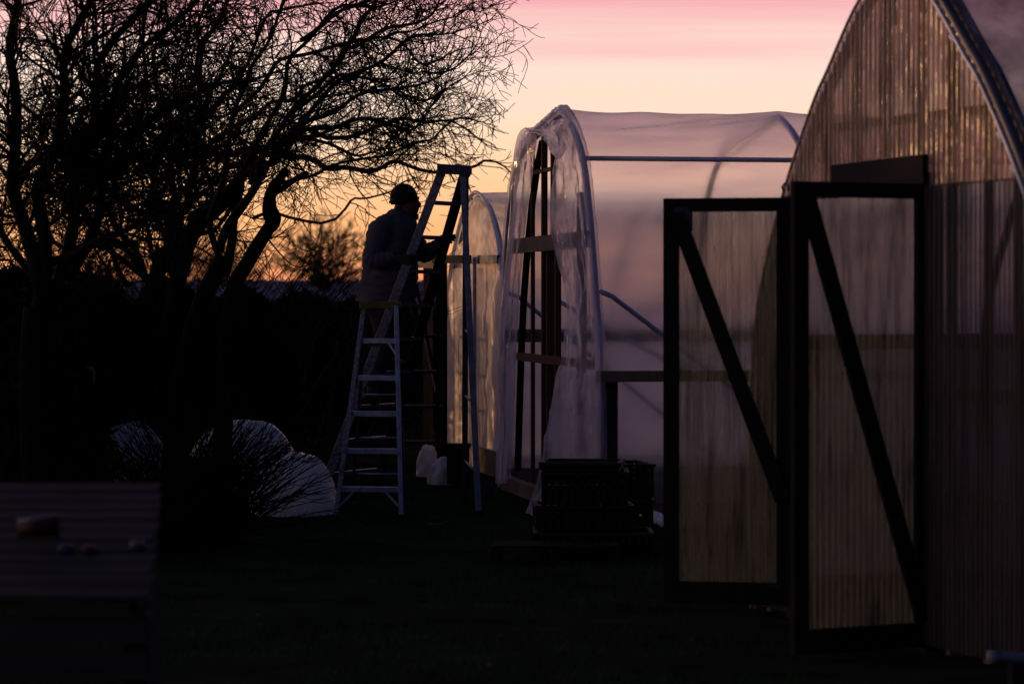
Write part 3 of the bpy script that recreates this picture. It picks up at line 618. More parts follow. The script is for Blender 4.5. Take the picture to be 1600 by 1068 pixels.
# knitted hat: dome with rolled brim
g = MB(); rows = []; hc = P(631, 310, Yc); tilt = Matrix.Rotation(R(-8), 3, 'Y')
for i in range(15):
    a = math.pi * .60 * i / 14; rr0 = math.sin(a) ** .9 if a > 0 else 0
    rows.append([hc + tilt @ Vector((.120 * rr0 * math.cos(b) * (1 + .02 * math.sin(b * 22)), .118 * rr0 * math.sin(b) * (1 + .02 * math.sin(b * 22)), .128 * math.cos(a))) for b in [2 * math.pi * k / 44 for k in range(44)]])
g.grid(rows, close=True); hat = g.build('knit_hat', M['knit'], per, smooth=True)
g = MB(); g.tube([hc + tilt @ Vector((.117 * math.cos(b), .112 * math.sin(b), -.014)) for b in [2 * math.pi * k / 28 for k in range(29)]], .016, 8); g.build('brim', M['knit'], hat, smooth=True)
g = MB()   # thick scarf: stacked loops round the neck and a hanging end
for k, (cx_, cy_, r_, q) in enumerate(((629, 345, .092, .034), (630, 355, .10, .038), (628, 336, .080, .028))):
    c = P(cx_, cy_, Yc); g.tube([c + Vector((r_ * math.cos(b), r_ * .9 * math.sin(b), .012 * math.sin(2 * b + k) + .018 * math.cos(b) * -1)) for b in [2 * math.pi * i / 24 for i in range(25)]], q, 8)
g.tube([P(643, 345, Yc - .04), P(648, 360, Yc - .08), P(646, 376, Yc - .10), P(643, 392, Yc - .10)], [.035, .045, .05, .03], 8, flat=.8)
g.build('scarf', M['knit'], per, smooth=True)
g = MB(); blob(g, P(643, 338, Yc), .058, .07, .06, dis=.3); g.build('beard', M['knit'], per, smooth=True)
# gloved hand closed on the far rail, other hand on the near rail
def hand(wr, pal, around, dirr, sp, name='glove'):
    """palm beside a rail, four fingers passing in front of it and a thumb behind"""
    J_ = {'w': (wr, .034), 'p': (pal, (.04, .03))}; E_ = [('w', 'p')]; upv = (railpt(TB, FB, 2) - railpt(TB, FB, 1)).normalized()
    for i in range(4):
        o_ = upv * (.033 - .022 * i); ln = (.9, 1.0, .95, .8)[i]
        a = pal + o_ + dirr * .02 + Vector((0, -.03, 0)); b = a + dirr * (.05 * ln) + Vector((0, -.022, 0)); c = b + dirr * (.050 * ln) + Vector((0, .006, 0)); d = c + dirr * .012 + Vector((0, .032, 0))
        for k, q, r_ in (('a', a, .0125), ('b', b, .0125), ('c', c, .012), ('d', d, .011)): J_[k + str(i)] = (q, r_)
        E_ += [('p', 'a%d' % i), ('a%d' % i, 'b%d' % i), ('b%d' % i, 'c%d' % i), ('c%d' % i, 'd%d' % i)]
    t0 = pal + upv * .03 + Vector((0, .03, 0)); t1 = t0 + upv * .02 + dirr * .045 + Vector((0, .02, 0))
    J_['t0'] = (t0, .014); J_['t1'] = (t1, .011); E_ += [('p', 't0'), ('t0', 't1')]
    skin(name, J_, E_, M['knit'], per, sub=1)
rp = P(700, 372, 24.62); rB = railpt(TB, FB, 2.245)
hand(P(684, 381, rB.y - .01), rB + Vector((-.052, -.012, 0)), rB, Vector((1, 0, .05)).normalized(), .02)
rA = railpt(TA, FA, 2.07); hand(P(615, 402, rA.y + .05), rA + Vector((-.055, .0, 0)), rA, Vector((1, 0, .05)).normalized(), .02)

# ------------------------------------------------------------------ bare trees
def branch(mb, pts, r0, r1, sides): n = len(pts); mb.tube(pts, [r0 + (r1 - r0) * (i / (n - 1)) for i in range(n)], sides, cap=False)
def rdir(rng, d, ang):
    ax = Vector((rng.gauss(0, 1), rng.gauss(0, 1), rng.gauss(0, 1))); ax = (ax - d * ax.dot(d)).normalized()
    return (d * math.cos(ang) + ax * math.sin(ang)).normalized()
def sprout(mb, rng, p, d, L, r, lev, cfg):
    stp = cfg['step'] * (.7 if lev >= 3 else 1); n = max(3, int(L / stp)); pts = [p]; dd = d.copy(); upk = cfg['up'] * (1 if lev < 3 else 1.8)
    cu = Vector((rng.gauss(0, 1), rng.gauss(0, 1), rng.gauss(0, 1))) * cfg['wob'] * .7; w_ = cfg['wob'] * .55
    for i in range(n):
        f = i / n; cu = cu * .86 + Vector((rng.gauss(0, w_), rng.gauss(0, w_), rng.gauss(0, w_)))
        dd = (dd + cu + Vector((0, 0, upk * f * f - cfg['droop'] * (1 - f))) + cfg['pull'] * .05).normalized()
        pts.append(pts[-1] + dd * (L / n))
    branch(mb, pts, r, cfg['rmin'] * .8, 5 if lev == 2 else 3)
    if lev >= cfg['maxlev']: return
    nch = int(L * cfg['dens'][lev]) ; 
    for _ in range(nch):
        f = rng.uniform(.12, .98); i = min(n - 1, int(f * n)); q = pts[i].lerp(pts[i + 1], f * n - i); t = (pts[i + 1] - pts[i]).normalized()
        sprout(mb, rng, q, rdir(rng, t, rng.uniform(R(25), R(78))), L * rng.uniform(.22, .55) * (1.1 - .5 * f) + .05, max(cfg['rmin'], r * .5 * (1 - .4 * f)), lev + 1, cfg)
def limb(mb, rng, pts, r0, r1, cfg, spawn0=.15, dens=None, Lc=.9):
    pts = smoothpts(pts, 6); pts = [p + Vector((ns(p, 2.2, 1), ns(p, 2.2, 7), ns(p, 2.2, 13))) * cfg.get('jit', .05) for p in pts]
    branch(mb, pts, r0, r1, 8); n = len(pts); L = sum((b - a).length for a, b in zip(pts, pts[1:]))
    for _ in range(int(L * (dens or cfg['dens'][1]))):
        f = rng.uniform(spawn0, 1) ** .85; i = min(n - 2, int(f * (n - 1))); q = pts[i].lerp(pts[i + 1], rng.random()); t = (pts[i + 1] - pts[i]).normalized()
        sprout(mb, rng, q, rdir(rng, t, rng.uniform(R(22), R(75))), Lc * rng.uniform(.35, 1.1) * (1.15 - .45 * f), (r0 + (r1 - r0) * f) * .30 + .003, 2, cfg)
    sprout(mb, rng, pts[-1], (pts[-1] - pts[-2]).normalized(), Lc * .6, r1, 2, cfg)
def tree(name, Y, trunkpts, limbs, cfg, seed, label, cat='tree', group=None, trunk_r=(.11, .07), dY=1.0, Lc=.9, cap=False):
    rng = random.Random(seed); base = PG(trunkpts[0][0], Y, 0)
    t = thing(name, base, label, cat, group)
    tp = smoothpts([base + Vector((0, 0, -.05))] + [P(x, y, Y) for x, y in trunkpts[1:]], 6)
    g = MB(); n = len(tp); g.tube(tp, [trunk_r[0] * (1 + .5 * max(0, 1 - 6 * i / n)) + (trunk_r[1] - trunk_r[0]) * i / (n - 1) for i in range(n)], 12); g.build('trunk', M['bark'], t, smooth=True)
    g = MB()
    for lb in limbs:
        r0, r1, pl = lb[0], lb[1], lb[2]; off = rng.uniform(-dY, dY); m = len(pl)
        limb(g, rng, [P(x - max(0, x - 540) * .20 if cap else x, y, Y + off * (i / max(1, m - 1))) for i, (x, y) in enumerate(pl)], r0 * .68, r1 * .65, cfg, Lc=Lc, dens=(lb[3] if len(lb) > 3 else None), spawn0=(lb[4] if len(lb) > 4 else .15))
    g.build('crown', M['twig'], t, smooth=True); print(name, len(g.v)); return t
cfgA = dict(step=.055, up=.19, wob=.15, droop=.02, pull=Vector((.1, 0, 0)), rmin=.0033, dens={1: 14, 2: 11.5, 3: 6.5}, maxlev=4, jit=.13)
tree('bare_tree', 24.6, [(268, 800), (278, 640), (310, 490), (350, 400)], [
    (.05, .016, [(350, 400), (385, 300), (450, 180), (540, 70), (640, -40)]),
    (.045, .012, [(350, 400), (400, 290), (470, 200), (560, 165), (660, 150), (730, 120)]),
    (.04, .010, [(400, 290), (460, 215), (530, 130), (620, 90), (700, 60), (765, 45)]),
    (.035, .010, [(430, 220), (520, 195), (600, 190), (680, 195), (735, 160)]),
    (.045, .014, [(345, 420), (340, 300), (360, 180), (420, 60), (480, -60)]),
    (.035, .010, [(385, 300), (430, 150), (500, 40), (600, 10), (690, -20)]),
    (.035, .010, [(345, 300), (420, 230), (500, 220), (560, 235), (620, 225)]),
    (.03, .010, [(360, 180), (430, 110), (520, 70), (600, 55), (680, 90), (740, 80)]),
    (.035, .010, [(340, 330), (300, 220), (280, 100), (300, -40)]),
    (.03, .009, [(450, 180), (530, 120), (590, 130), (650, 148)], 5),
    (.03, .009, [(470, 60), (560, 0), (650, -30), (760, -60)]),
    (.03, .008, [(540, 70), (620, 40), (700, 20), (750, -20)]),
    (.018, .005, [(640, 150), (700, 165), (740, 155), (770, 120)]), (.016, .004, [(690, 100), (740, 95), (785, 70), (808, 40)]), (.016, .004, [(600, 60), (690, 40), (760, 20), (790, -15)]),
    (.025, .006, [(470, 215), (560, 190), (640, 205), (690, 190)]),
], cfgA, 3, 'big bare tree whose sharp fine twigs spread right above the person', group='bare trees against the sunset', Lc=.82, cap=True)
cfgB = dict(step=.07, up=.08, wob=.15, droop=.0, pull=Vector((.05, 0, .15)), rmin=.0038, dens={1: 18, 2: 13, 3: 6}, maxlev=4, jit=.14)
tree('bare_tree', 19.0, [(60, 990), (62, 760), (55, 600), (60, 480)], [
    (.085, .03, [(60, 480), (30, 300), (15, 100), (25, -60)]),
    (.08, .03, [(60, 480), (70, 300), (110, 120), (160, -50)]),
    (.075, .03, [(75, 480), (110, 320), (150, 180), (235, -30)]),
    (.06, .02, [(100, 420), (150, 300), (200, 150), (330, -30)]),
    (.05, .02, [(60, 460), (10, 380), (-40, 250)]),
    (.05, .015, [(150, 300), (220, 210), (300, 150), (400, 130)]),
    (.05, .015, [(110, 320), (190, 260), (260, 220), (330, 230)]),
    (.05, .015, [(70, 400), (150, 370), (220, 340), (290, 330)]),
    (.05, .015, [(30, 300), (90, 220), (170, 170), (240, 120)]),
], cfgB, 8, 'dark thick stemmed bare tree at the far left edge', group='bare trees against the sunset', trunk_r=(.13, .10), dY=.7)
cfgC = dict(step=.10, up=.10, wob=.16, droop=.04, pull=Vector((.15, 0, 0)), rmin=.0050, dens={1: 12.5, 2: 9, 3: 5}, maxlev=4, jit=.22)
tree('bare_tree', 31.0, [(210, 720), (215, 560), (235, 450)], [
    (.08, .03, [(235, 450), (270, 350), (300, 220), (330, 60), (360, -60)]),
    (.07, .02, [(240, 440), (320, 320), (400, 246), (520, 214), (640, 205), (690, 195)], 6),
    (.06, .02, [(300, 220), (400, 232), (520, 258), (620, 262), (700, 262), (765, 264)], 4),
    (.03, .01, [(450, 285), (560, 250), (660, 215), (720, 195), (750, 180)], 2.5), (.03, .01, [(400, 330), (500, 330), (580, 300), (640, 290)], 2.5),
    (.05, .02, [(200, 450), (120, 440), (40, 420), (-20, 400)]), (.05, .02, [(210, 450), (140, 330), (60, 180), (10, 60)]), (.05, .02, [(235, 450), (230, 300), (250, 150), (270, 0)]),
    (.06, .02, [(235, 450), (180, 330), (160, 180), (150, 0)]),
    (.06, .02, [(260, 380), (300, 300), (380, 200), (470, 130), (560, 60)]),
    (.05, .02, [(235, 440), (150, 400), (60, 360), (-30, 330)]),
    (.05, .02, [(230, 440), (160, 360), (80, 270), (0, 200)]),
], cfgC, 21, 'farther blurred bare tree with long level branches reaching toward the tunnel', group='bare trees against the sunset', trunk_r=(.13, .09), dY=1.5, Lc=1.3)
tree('bare_tree', 27.0, [(285, 760), (283, 600), (278, 470)], [
    (.055, .02, [(278, 470), (262, 330), (285, 220), (340, 130), (440, 20)]),
    (.05, .02, [(278, 470), (290, 350), (300, 200), (310, 60), (330, -50)]),
    (.05, .02, [(278, 450), (250, 300), (230, 150), (240, -30)]),
    (.04, .015, [(275, 460), (230, 370), (170, 300), (110, 250)]),
    (.04, .015, [(285, 420), (330, 330), (390, 260), (450, 200)]),
    (.04, .015, [(262, 330), (200, 220), (150, 120), (120, 0)]),
], cfgC, 33, 'upright bare tree between the left edge tree and the pruned stump', group='bare trees against the sunset', trunk_r=(.11, .08), dY=1.2, Lc=1.1)
# pruned stumps with cut limbs
def pruned(Y, polys, label, seed, twigs):
    rng = random.Random(seed); b = PG(polys[0][1][0][0], Y, 0); t = thing('pruned_tree', b, label, 'tree', 'pruned trees')
    g = MB()
    for i, (rs, pl) in enumerate(polys):
        pts = smoothpts([P(x, y, Y) for x, y in pl], 5) if i else smoothpts([b + Vector((0, 0, -.05))] + [P(x, y, Y) for x, y in pl[1:]], 5)
        n = len(pts); rad = [interp([(k / (len(rs) - 1), r_) for k, r_ in enumerate(rs)], j / (n - 1)) for j in range(n)]
        pts = [p + Vector((ns(p, 5, 3), 0, ns(p, 5, 9))) * .02 for p in pts]
        g.tube(pts, rad, 12)
    g.build('trunk', M['bark'], t, smooth=True)
    g = MB()
    for pl in twigs:
        limb(g, rng, [P(x, y, Y) for x, y in pl], .008, .003, dict(cfgA, dens={1: 1.5, 2: 2, 3: 0}, maxlev=3), Lc=.35)
    g.build('crown', M['twig'], t, smooth=True)
pruned(24.5, [((.09, .075, .065, .06, .05), [(345, 775), (352, 600), (360, 480), (385, 410), (415, 365), (425, 350)]),
    ((.05, .078, .055, .04, .034), [(420, 360), (426, 345), (422, 325), (424, 300), (438, 278), (450, 265)]),
    ((.03, .024, .026), [(424, 303), (450, 288), (482, 269)]),
    ((.02, .014), [(420, 345), (414, 330)])],
    'pruned tree with a knob and two short cut limbs left of the distant round tree', 4,
    [[(415, 365), (450, 400), (500, 395)]])
pruned(25.5, [((.085, .08, .075, .08, .075, .055, .05), [(250, 767), (262, 560), (285, 400), (310, 352), (345, 320), (368, 288), (382, 270)]),
    ((.05, .04, .048), [(372, 280), (385, 272), (401, 268)]),
    ((.04, .035, .028, .02), [(374, 300), (382, 262), (398, 225), (420, 200)]),
    ((.045, .04, .03), [(350, 430), (366, 350), (378, 290)])],
    'thick pruned tree leaning right with a blunt sawn limb end', 6,
    [[(380, 270), (410, 220), (440, 190)]])
# single long drooping vine twig down to the person's shoulder
# distant rounded bare trees on the horizon
cfgD = dict(step=.8, up=.12, wob=.12, droop=.0, pull=Vector((0, 0, .2)), rmin=.028, dens={1: 2.6, 2: 1.8, 3: 1.1}, maxlev=4, jit=.2)
for k, (cx_, Y, top, wd, lb) in enumerate(((505, 150, 352, 62, 'rounded bare tree on the horizon just left of the person'), (330, 190, 372, 80, 'distant bare tree low on the horizon behind the pruned trunk'), (150, 170, 380, 90, 'distant bare tree on the horizon behind the left trunks'))):
    lim = []
    rngd = random.Random(50 + k)
    for j in range(17):
        a = -1.45 + 2.9 * j / 16; q_ = rngd.uniform(.85, 1.0); lim.append((.12, .05, [(cx_, 455), (cx_ + math.sin(a) * wd * .3, 440 - math.cos(a) * 20), (cx_ + math.sin(a) * wd * .7 * q_, 440 - math.cos(a) * (440 - top) * .62 * q_ - 8)]))
    tree('distant_tree', Y, [(cx_, 465 + F * H / Y), (cx_, 462)], lim, cfgD, 60 + k, lb, group='distant bare trees', trunk_r=(.35, .25), dY=3, Lc=3.2)

# ------------------------------------------------------------------ dark evergreen shrubs and an added unseen hedge on the left
def shrub(name, cx_, Y, wpx, toppx, seed, label, group='dark evergreen shrubs', n=2600, ls=.07):
    rng = random.Random(seed); b = PG(cx_, Y); t = thing(name, b, label, 'shrub', group); hz = H - (toppx - HY) / F * Y; w = wpx / F * Y / 2
    g = MB()
    for i in range(n):
        a = rng.uniform(0, 6.283); v = rng.random() ** .6; r_ = (rng.random() ** .35)
        z = hz * v; env = math.sqrt(max(0.02, 1 - (v ** 2.6))) * (1 + .28 * ns((math.cos(a) * 1.4, math.sin(a) * 1.4, z), 1.3, seed))
        c = b + Vector((math.cos(a) * w * r_ * env, math.sin(a) * w * .7 * r_ * env, z)); s_ = ls * rng.uniform(.6, 1.5)
        u = Vector((rng.gauss(0, 1), rng.gauss(0, 1), rng.gauss(0, 1))).normalized(); q = rdir(rng, u, math.pi / 2)
        g.poly([c - u * s_, c - q * s_ * .45, c + u * s_, c + q * s_ * .45])
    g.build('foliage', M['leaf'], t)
    g = MB()
    for i in range(14):
        a = rng.uniform(0, 6.28); rr = rng.random() * .7; q = b + Vector((math.cos(a) * w * rr, math.sin(a) * w * rr * .7, hz * .9)); g.tube(smoothpts([b + Vector((0, 0, -.03)), b.lerp(q, .5) + Vector((rng.gauss(0, .1), 0, 0)), q], 4), [.03 - .002 * k for k in range(9)], 5)
    g.build('stem', M['bark'], t)
for k, a in enumerate(((20, 24, 300, 428, 'tall black shrub at the left edge behind the thick stems'), (140, 25.5, 260, 440, 'broad dark shrub beside the left edge shrub'), (265, 29, 230, 446, 'dark shrub behind the sawn off trunk'),
        (375, 30, 190, 455, 'dark shrub between the two pruned trunks and the field'), (470, 33, 190, 462, 'low dark shrub left of the short ladder'), (560, 36, 190, 470, 'low dark shrub behind the short ladder'), (645, 39, 150, 476, 'low dark shrub seen between the two ladders'), (60, 21, 220, 520, 'nearest low dark shrub above the slatted bin'))):
    shrub('evergreen_shrub', a[0], a[1], a[2], a[3], 70 + k, a[4], n=4200 if k < 4 else 3000, ls=.075)
t = thing('hedge', (-8, 26, 0), 'unseen hedge added beyond the left edge to block the low sun', 'hedge'); rng = random.Random(77); g = MB()  # added out of view, its height set to keep low sun off the yard
for i in range(16000):
    y = rng.uniform(18.5, 33.2); z = rng.random() ** .7 * (2.62 + .012 * (y - 18) + .06 * ns((y, 0, 0), .9, 4)); c = Vector((-8 + rng.gauss(0, .28), y, z)); s_ = .10 * rng.uniform(.6, 1.4)
    u = Vector((rng.gauss(0, 1), rng.gauss(0, 1), rng.gauss(0, 1))).normalized(); q = rdir(rng, u, math.pi / 2); g.poly([c - u * s_, c - q * s_ * .6, c + u * s_, c + q * s_ * .6])
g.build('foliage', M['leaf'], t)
g = MB()
for k in range(30): y = 18.8 + k * .49; g.tube([(-8, y, -.02), (-8 + rng.gauss(0, .1), y, 1.2), (-8 + rng.gauss(0, .2), y + .1, 2.4)], [.04, .03, .012], 6)
g.build('stems', M['bark'], t)
# foreground arching bare shrub in front of the wrapped heaps
def wandshrub(cx_, Y, n, seed, label, lean=.5, hmax=1.15, spread=.55, group='arching bare shrubs', wb=.42):
    rng = random.Random(seed); b = PG(cx_, Y); t = thing('bare_shrub', b, label, 'shrub', group); g = MB()
    for i in range(n):
        p = b + Vector((rng.uniform(-wb, wb), rng.uniform(-.25, .25), -.02)); a = rng.gauss(lean, spread); d = Vector((math.sin(a), rng.gauss(0, .3), math.cos(a))).normalized(); L = hmax * rng.uniform(.55, 1.1)
        pts = [p]; m = 9
        for j in range(m):
            d = (d + Vector((rng.gauss(0, .06) + .055 * (1 if d.x > 0 else -1), rng.gauss(0, .05), -.05 * (j / m)))).normalized(); pts.append(pts[-1] + d * L / m)
        g.tube(pts, [.0065 * (1 - .62 * j / m) for j in range(m + 1)], 4, cap=False)
        for q in range(rng.randint(2, 5)):
            j = rng.randint(3, m - 1); dd = rdir(rng, (pts[j + 1] - pts[j]).normalized(), rng.uniform(.3, .8)); l2 = rng.uniform(.08, .32)
            g.tube([pts[j], pts[j] + dd * l2 * .5, pts[j] + (dd + Vector((0, 0, .15))).normalized() * l2], [.0035, .003, .002], 3, cap=False)
    g.build('stems', M['twig'], t)
wandshrub(300, 20.6, 300, 5, 'arching bare shrub in front of the wrapped heaps left of the ladder', lean=.08, spread=.5, hmax=1.12, wb=.30)
for px_, Y_, hm, n_, lb_ in ((60, 27.5, 2.25, 130, 'wispy bare shrub rising above the hedge at the far left edge'), (175, 28.5, 2.3, 130, 'wispy bare shrub above the hedge between the left trunks'), (300, 29.5, 2.3, 130, 'wispy bare shrub rising behind the leaning sawn trunk'),
        (400, 31, 2.15, 110, 'wispy bare shrub rising beside the knobbed pruned trunk'), (490, 33, 2.05, 110, 'wispy bare shrub below the round distant tree'), (560, 34.5, 1.9, 80, 'wispy bare shrub just left of the person')):
    wandshrub(px_, Y_, n_, int(px_), lb_, lean=0, spread=.30, hmax=hm * 1.33, wb=.8)
wandshrub(235, 20.2, 150, 6, 'smaller bare shrub beside the slatted bin', lean=.1, spread=.7, hmax=1.0)
wandshrub(150, 19.5, 110, 7, 'twiggy bare shrub behind the slatted bin', lean=-.1, spread=.8, hmax=1.0)

# ------------------------------------------------------------------ wrapped plastic heaps
def heap(name, px, Y, wpx, dpt, toppx, seed, label, cat, m_='whitebag', flat=2.2, group=None, amp=.10):
    c = PG(px, Y); w = wpx / F * Y / 2; h = H - (toppx - HY) / F * Y; g = MB(); rows = []
    nu, nv = 72, 34
    for i in range(nv + 1):
        a = math.pi / 2 * i / nv; row = []
        for k in range(nu):
            b = 2 * math.pi * k / nu; e = math.cos(a) ** (2 / flat) if i < nv else 0
            p = Vector((math.cos(b) * e, math.sin(b) * e, math.sin(a) ** .9))
            f = 1 + amp * ns(p, 1.6, seed)  + amp * .45 * ns(p, 3.2, seed + 3) + .016 * ns((p.x * 9 + p.z * 6, p.y * 9, p.z * 9), 1, seed + 8) - .03 * max(0, .35 - abs(ns((p.x * 3 + p.z * 3, p.y * 3, p.z * 4 - p.x * 2), 1, seed + 9)) * 2.2)
            row.append(c + Vector((p.x * w * f, p.y * dpt * f, max(-.02, p.z * h * (1 + (f - 1) * .5) - .02))))
        rows.append(row)
    g.grid(rows, close=True); o = g.build(name, M[m_], None, smooth=True, loc=c); return tag(o, label, cat, group)
heap('plastic_heap', 205, 25.2, 150, .42, 652, 1, 'domed pale plastic heap nearest the slatted bin, behind bare twigs', 'plastic heap', amp=.10, flat=2.0)
heap('plastic_heap', 378, 25.6, 190, .45, 650, 31, 'domed pale plastic heap behind the arching shrub and the rounded bundle', 'plastic heap', amp=.15, flat=2.2)
heap('plastic_bundle', 458, 23.6, 140, .34, 702, 5, 'rounded bundle of pale plastic film left of the short ladder', 'plastic bundle', amp=.05, flat=2.4)
heap('plastic_bag', 690, 27.4, 40, .15, 712, 9, 'crumpled pale plastic bag on the ground between ladder and dark block', 'plastic bag', amp=.3)
heap('plastic_bag', 668, 28.6, 34, .14, 690, 12, 'smaller pale bag behind the crumpled one by the tunnel post', 'plastic bag', amp=.3)
heap('stone', 763, 25.6, 18, .06, 749, 15, 'flat pale stone on the ground beside the tunnel corner', 'stone', m_='slat', amp=.2)
# dark block with a lip under the tall ladder
b = thing('storage_box', PG(716, 27.2), 'dark upright box with a lid behind the tall ladder rear leg', 'box')
c = PG(716, 27.2); MB().box(c + Vector((0, 0, .17)), (.21, .26, .34)).build('body', M['darkwood'], b, bevel=.008); MB().box(c + Vector((0, 0, .358)), (.235, .29, .03)).build('lid', M['darkwood'], b, bevel=.006)
# shelving frame and pallets faintly seen behind the ladders
sh = thing('shelf_rack', PG(655, 30.0), 'dark shelf rack standing behind the ladders by the small tunnel', 'shelf')
c = PG(655, 30)
for dx in (-.20, .20):
    for dy in (-.2, .2): MB().box(c + Vector((dx, dy, .80)), (.04, .04, 1.60)).build('leg', M['darkwood'], sh)
for z in (.25, .62, .98, 1.35): MB().box(c + Vector((0, 0, z)), (.46, .46, .03)).build('shelf', M['darkwood'], sh)

# ------------------------------------------------------------------ crates
def crate(name, c, w, d, h, rz, label, group='black vented crates', tray=False):
    t = thing(name, c, label, 'crate', group); t.rotation_euler = (0, 0, 0); m = Matrix.Rotation(rz, 3, 'Z'); c = Vector(c)
    def bx(g, lo, dim): g.box(c + m @ Vector(lo), dim, rz)
    g = MB(); bx(g, (0, 0, .012), (w - .02, d - .02, .024)); g.build('base', M['black'], t)
    for sx_, sy_, ln, ax in ((0, -1, w, 0), (0, 1, w, 0), (-1, 0, d, 1), (1, 0, d, 1)):
        g = MB(); th = .012
        px_, py_ = sx_ * (w / 2 - th / 2), sy_ * (d / 2 - th / 2)
        def q(off, z, l_, hh):
            p = (px_ + off, py_, z) if ax == 0 else (px_, py_ + off, z); dm_ = (l_, th, hh) if ax == 0 else (th, l_, hh); bx(g, p, dm_)
        L_ = ln - (2 * th + .002 if ax else 0)
        zs = [.04, h * .38, h * .70] if not tray else [.03]
        for z in zs: q(0, z, L_, .04)
        n_ = max(3, int(ln / .055))
        for k in range(n_ + 1):
            o_ = -L_ / 2 + .01 + (L_ - .02) * k / n_; q(o_, h / 2, .026 if k % 4 else .045, h - .03)
        g.build('side', M['black'], t)
    g = MB()
    for sy_ in (-1, 1): bx(g, (0, sy_ * (d / 2), h - .012), (w + .03, .03, .024))
    for sx_ in (-1, 1): bx(g, (sx_ * (w / 2), 0, h - .0125), (.03, d - .032, .023))
    g.build('rim', M['black'], t)
    return t
crate('crate', PG(926, 20.0), .80, .50, .14, 0, 'wide low black crate at the bottom of the stack before the clear tunnel')
crate('crate', PG(911, 20.05, .142), .66, .44, .18, R(2), 'black crate second from the bottom of the stack before the clear tunnel')
crate('crate', PG(914, 20.1, .324), .58, .42, .225, R(-1), 'black crate third up in the stack, holding the shallow tray')
crate('tray', PG(910, 20.1, .551), .54, .46, .065, R(-6), 'shallow black tray on top of the crate stack')
crate('crate', PG(976, 21.2), .36, .50, .28, R(4), 'ground level black crate at the right rear of the stack')
crate('crate', PG(978, 21.2, .282), .30, .50, .26, R(10), 'turned black crate on top at the right rear of the stack')
for c0 in ():
    pass
pl = thing('pallet', PG(880, 19.65), 'low dark pallet lying on the grass in front of the crates', 'pallet')
c = PG(868, 19.45)
g = MB()
for k in range(5): g.box(c + Vector((0, -.16 + .08 * k, .085)), (.86, .06, .02))
g.build('deck', M['darkwood'], pl)
for dx in (-.40, 0, .40): MB().box(c + Vector((dx, 0, .036)), (.07, .38, .072)).build('bearer', M['darkwood'], pl)
# rolled film beside the crates and pipe on the ground
g = MB(); pts = [PG(985, 21.9, .10), PG(1000, 21.9, .105), PG(1020, 21.8, .10), PG(1040, 21.7, .06), PG(1060, 21.6, .05)]
g.tube(smoothpts(pts, 5), [.045 + .006 * math.sin(i * 2.3) for i in range(21)], 12, flat=.8)
tag(g.build('film_roll', M['whitebag'], None, smooth=True, loc=PG(1020, 21.8)), 'pale roll of film lying on the ground right of the crates', 'film roll')
c = Vector((2.48, 13.0, .13)); g = MB(); g.tube([P(1546, 1026, 12.95), P(1556, 1026, 12.95), P(1680, 1030, 13.1)], .026, 16); g.tube([P(1543, 1026, 12.95), P(1562, 1026, 12.95)], .031, 16)
pp_ = thing('pipe', P(1600, 1030, 13.0), 'pale plastic pipe end in the bottom right corner by the corrugated wall', 'pipe'); g.build('tube', M['pvc'], pp_, smooth=True)
zt = P(1600, 1027, 13.0).z - .03
for px in (1590, 1660): q = PG(px, 13.03); MB().box(q + Vector((0, 0, zt / 2 - .01)), (.07, .12, zt + .02)).build('support_block', M['darkwood'], pp_)

# ------------------------------------------------------------------ slatted bin in the left foreground
bn = thing('slatted_bin', (-2.0, 9.5, 0), 'grey slatted wooden bin with a sloping slatted lid in the bottom left corner', 'bin')
bl = Vector((-2.75, 10.25, 1.09)); br = P(250, 757, 10.2); br.z = 1.09; fr_ = P(236, 935, 8.85); fl = Vector((-2.6, 8.9, fr_.z)); 
nsl = 11; rng = random.Random(9); g = MB()
for k in range(nsl):
    t = (k + .5) / nsl; a = bl.lerp(fl, t); b = br.lerp(fr_, t) + Vector((rng.uniform(-.008, .008), 0, 0)); sl_ = (fl - bl).normalized(); nn = sl_.cross(Vector((-1, 0, 0))).normalized()
    g.bar(a + nn * rng.uniform(0, .005), b + nn * rng.uniform(0, .005), .105, .018, sl_)
lid = g.build('lid', M['slat'], bn, bevel=.003)
g = MB(); off = Vector((0, 0, -.04)); g.bar(br + off + Vector((-.03, 0, 0)), fr_ + off + Vector((-.03, 0, 0)), .05, .03, (0, 0, 1)); g.build('batten', M['slat'], lid)
g = MB()
for k in range(7): z = fr_.z - .10 - .115 * k; g.bar((fl.x, fl.y - .0 + .03, z), (fr_.x - .02, fl.y + .03, z), .095, .018, (0, 0, 1))
g.build('front_wall', M['slat'], bn, bevel=.003)
g = MB()
for k in range(8):
    t = (k + .5) / 8; y0 = fl.y + .04 + (br.y - fl.y - .06) * t; zt = fr_.z + (1.09 - fr_.z) * t - .08; x0 = fr_.x - .02 + (br.x - fr_.x) * t; g.box((x0, y0, zt / 2), (.018, .145, zt))
g.build('side_wall', M['slat'], bn, bevel=.003)
for (x, y, zt) in ((fr_.x - .06, fl.y + .08, fr_.z - .07), (br.x - .06, br.y - .08, 1.0), (-2.55, fl.y + .08, fr_.z - .07), (-2.65, br.y - .08, 1.0)): MB().box((x, y, zt / 2), (.07, .07, zt)).build('post', M['darkwood'], bn)
def onlid(px, py):      # a point on the lid plane seen at this spot
    best = None
    for k in range(400):
        Y = 8.6 + 1.8 * k / 399; p = P(px, py, Y); t = (10.25 - Y) / (10.25 - fl.y); zl = 1.09 + (fr_.z - 1.09) * t + .014
        if best is None or abs(p.z - zl) < best[0]: best = (abs(p.z - zl), Vector((p.x, p.y, zl)))
    return best[1]
p = onlid(62, 850); t = thing('bucket', p, 'dull red plastic bucket lying on the slatted lid', 'bucket'); g = MB(); ax = Vector((1, .1, 0)).normalized()
